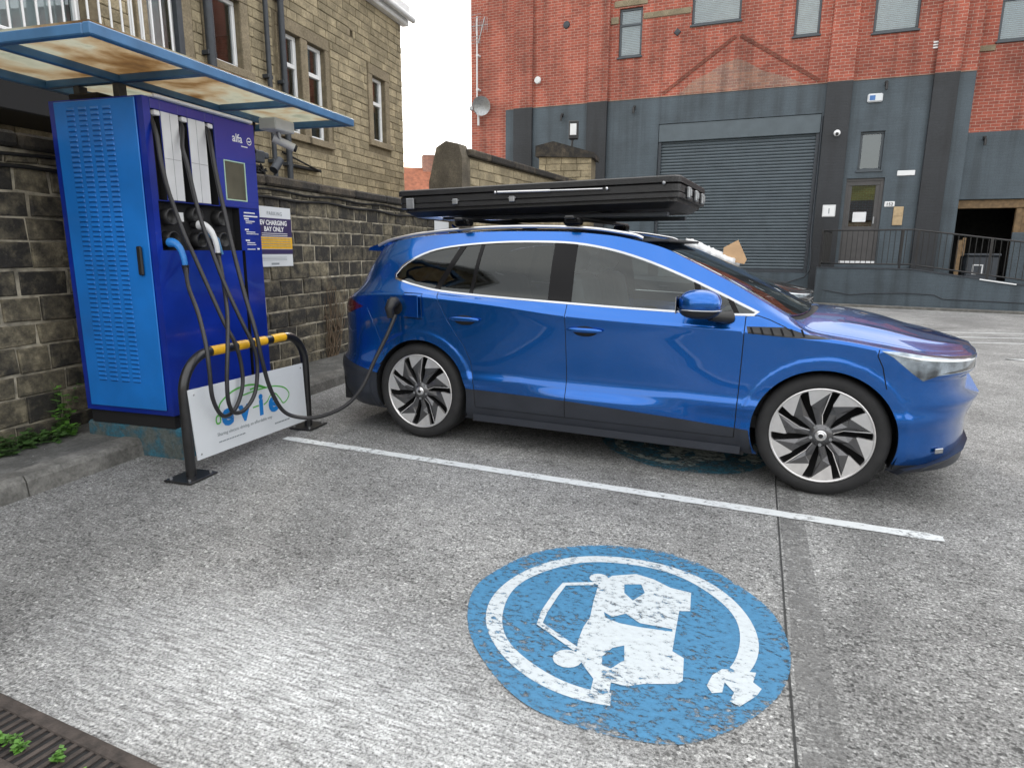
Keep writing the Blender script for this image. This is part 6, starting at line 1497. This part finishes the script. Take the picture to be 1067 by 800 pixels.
# dish and aerial on the left corner
t=Thing('satellite_dish','grey satellite dish near the left corner of the red brick building','satellite dish',RF,(-12.3,0,6.35))
m=MB(); P=[]; 
m.lathe([(0,-.30),(.12,-.31),(.22,-.34),(.32,-.39)],28,'y',(0,0,0)); m.lathe([(0,-.315),(.12,-.325),(.22,-.355),(.32,-.395)],28,'y',(0,0,0)); m.xf(Matrix.Translation((-12.28,0,6.45))@Matrix.Rotation(.6,4,'Z')@Matrix.Rotation(.25,4,'X')); t.part('dish',m,MT['steel'])
m=MB(); m.tube([(-12.28,-.01,6.3),(-12.28,-.28,6.45)],.025,8); m.tube([(-12.25,-.30,6.1),(-12.2,-.75,6.2)],.015,6); m.bbox(-12.26,-12.14,-.85,-.72,6.12,6.25,.01); t.part('arm',m,MT['steel'])
m=MB(); m.tube([(-12.27,-.12,5.75),(-12.27,-.12,6.1)],.04,8); t.part('cable_end',m,MT['offwhite'])
t=Thing('tv_aerial','tall white pole with a comb shaped television aerial above the satellite dish','aerial',RF,(-12.27,-.2,6.7))
m=MB(); m.tube([(-12.28,-.20,6.6),(-12.27,-.20,9.25)],.028,8); m.bbox(-12.32,-12.22,-.2,-.002,6.9,6.96,.005); m.bbox(-12.32,-12.22,-.2,-.002,8.0,8.06,.005); t.part('pole',m,MT['offwhite'])
m=MB(); m.tube([(-12.75,-.22,8.95),(-11.85,-.22,8.95)],.012,6)
for k in range(12): x=-12.7+k*.075; m.tube([(x,-.22,8.72),(x,-.22,9.18)] if k%2 else [(x,-.22,8.8),(x,-.22,9.1)],.006,5)
for z in (8.6,8.5,8.4,9.2,9.3): m.tube([(-12.72,-.24,z),(-12.1,-.24,z+.02)],.008,5)
m.tube([(-12.2,-.24,8.4),(-11.95,-.24,9.2)],.02,6)
t.part('elements',m,MT['steel'])
# ================================================================ access ramp and railing
RR=Frame((9.674,17.334,0),-.56445)
t=Thing('ramp_wall','slate grey rendered ramp and landing wall in front of the door','wall',RR,(.8,.3,0))
m=MB(); prof=[(-1.50,0),(6.0,0),(6.0,.26),(.70,1.0),(-1.50,1.0)]
m.prism(prof,'y',0,.22); t.part('wall',m,MT['paint_grey'])
m=MB(); m.prism([(-1.47,0),(6.0,0),(6.0,.20),(.70,.93),(-1.47,.93)],'y',.221,3.6); t.part('ramp_slab',m,MT['pavement'])
m=MB(); m.bbox(-1.52,-1.501,0,.22,0,1.0,.004); m.prism([(-1.52,1.002),(.70,1.002),(6.0,.262),(6.0,.29),(.70,1.03),(-1.52,1.03)],'y',-.02,.25); t.part('coping',m,MT['cast'])
m=MB(); P=[(-1.3,-.012,.42),(-.6,-.012,.30),(-.2,-.012,.36),(.6,-.012,.40),(1.3,-.012,.38),(1.5,-.012,.28),(2.2,-.012,.27),(3.5,-.012,.25)]; m.tube(P,.012,6); t.part('low_cable',m,MT['cast'])
g=MB(); g.bbox(-1.6,8,-.28,-.01,-.02,.06,.01); single('far_kerb',g,MT['kerb'],RR,(0,-.1,0),kind='structure')
def zt(x): return 1.03 if x<=.70 else 1.03-(x-.70)*.74/5.3
t=Thing('ramp_railing','black steel railing with upright bars along the landing and ramp outside the building','railing',RR,(.8,.11,1.0))
m=MB(); Hh=.98
pts=[(-1.45,1.9),(-1.45,.11),(.68,.11),(4.9,.11)]
m.tube([(-1.45,2.2,1.03+Hh),(-1.45,.11,1.03+Hh),(.70,.11,1.03+Hh),(5.9,.11,zt(5.9)+Hh)],.022,6); t.part('handrail',m,MT['steel_black'])
m=MB(); m.tube([(-1.45,2.2,1.03+.10),(-1.45,.11,1.03+.10),(.70,.11,1.03+.10),(5.9,.11,zt(5.9)+.10)],.018,6); t.part('bottom_rail',m,MT['steel_black'])
m=MB()
for k in range(60):
    x=-1.34+k*.125
    if x<5.85: m.tube([(x,.11,zt(x)+.10),(x,.11,zt(x)+Hh)],.009,5)
for k in range(14): y=.25+k*.14; m.tube([(-1.45,y,1.13),(-1.45,y,1.03+Hh)],.009,5)
t.part('bars',m,MT['steel_black'])
for x in (-1.45,.45,.80,2.35,4.2): 
    m=MB(); m.bbox(x-.03,x+.03,.08,.14,zt(x),zt(x)+Hh+.01,.004); t.part('post',m,MT['steel_black'])
m=MB(); m.bbox(2.2,2.95,-.04,.0,.60,.63,.004); m.xf(Matrix.Translation((2.2,0,.8))@Matrix.Rotation(.14,4,'Y')@Matrix.Translation((-2.2,0,-.62))); single('stone_shelf_strip',m,MT['paper'],RR,(2.5,0,.7),'loose pale strip lying on the ramp wall at the right edge','strip')
t=Thing('gate_post','short yellow timber post behind the ramp railing at the garage opening','post',RF,(2.65,-.2,.3)); m=MB(); m.bbox(2.56,2.66,-.3,-.2,.2,1.78,.01); m.bbox(2.665,2.74,-.29,-.21,1.35,1.84,.01); t.part('post',m,MT['wood'])
t=Thing('wheelie_bin','dark bin with a pale square label behind the railing in the garage opening','bin',RF,(3.2,.0,.3)); m=MB(); m.bbox(2.85,3.6,-.15,.32,.2,1.35,.03); t.part('body',m,MT['cast']); m=MB(); m.bbox(2.82,3.63,-.2,.34,1.352,1.42,.02); t.part('lid',m,MT['cast']); m=MB()
for r in rects_minus(3.0,3.25,.85,1.12,[(3.03,3.22,.88,1.09)]): m.box(r[0],r[1],-.156,-.1505,r[2],r[3])
t.part('label_frame',m,MT['offwhite'])
# far bay hatching on the tarmac at the right edge
hatch([((7.0,11.9),(9.6,11.6),.07),((7.0,11.2),(9.7,10.85),.07),((6.9,10.5),(9.6,10.1),.07)],'long thin white hatch lines on the tarmac beyond the nose of the blue car')
hatch([((6.75,8.75),(8.6,8.45),.09),((7.1,8.35),(8.6,8.0),.09),((6.75,8.75),(8.6,7.9),.07)],'white hatch lines meeting at a point on the tarmac, nearer the right edge')
# things behind the viewpoint, seen in reflections
BF=Frame((0,-22,0),0)
t=Thing('terrace_house','stone terrace with slate roof across the street behind the viewpoint','building',BF,(0,0,0))
m=MB(); m.box(-26,30,-8,0,0,4.2); t.part('wall',m,MT['far_stone']); m=MB(); m.prism([(.4,4.2),(-8.4,4.2),(-4,6.2)],'x',-26.3,30.3); t.part('roof',m,MT['slate'])
for k in range(14):
    m=MB(); x=-24+k*4; m.bbox(x,x+1.1,.001,.05,1,2.4,.02); t.part('window',m,MT['pillar'])
m=MB(); vs=[];nx,ny=60,10; rng=random.Random(77)
for j in range(ny+1):
    for i in range(nx+1):
        a=PI+PI*i/nx; R_=60+j*22; h=(j/ny)**.8*26*(1+.25*math.sin(i*.35)+.15*math.sin(i*.9+j)); vs.append((R_*math.cos(a)*1.3,R_*math.sin(a),h if j<ny else -1))
m.add(vs,[(j*(nx+1)+i,j*(nx+1)+i+1,(j+1)*(nx+1)+i+1,(j+1)*(nx+1)+i) for j in range(ny) for i in range(nx)],0,True); single('hills',m,MT['hill'],kind='structure')
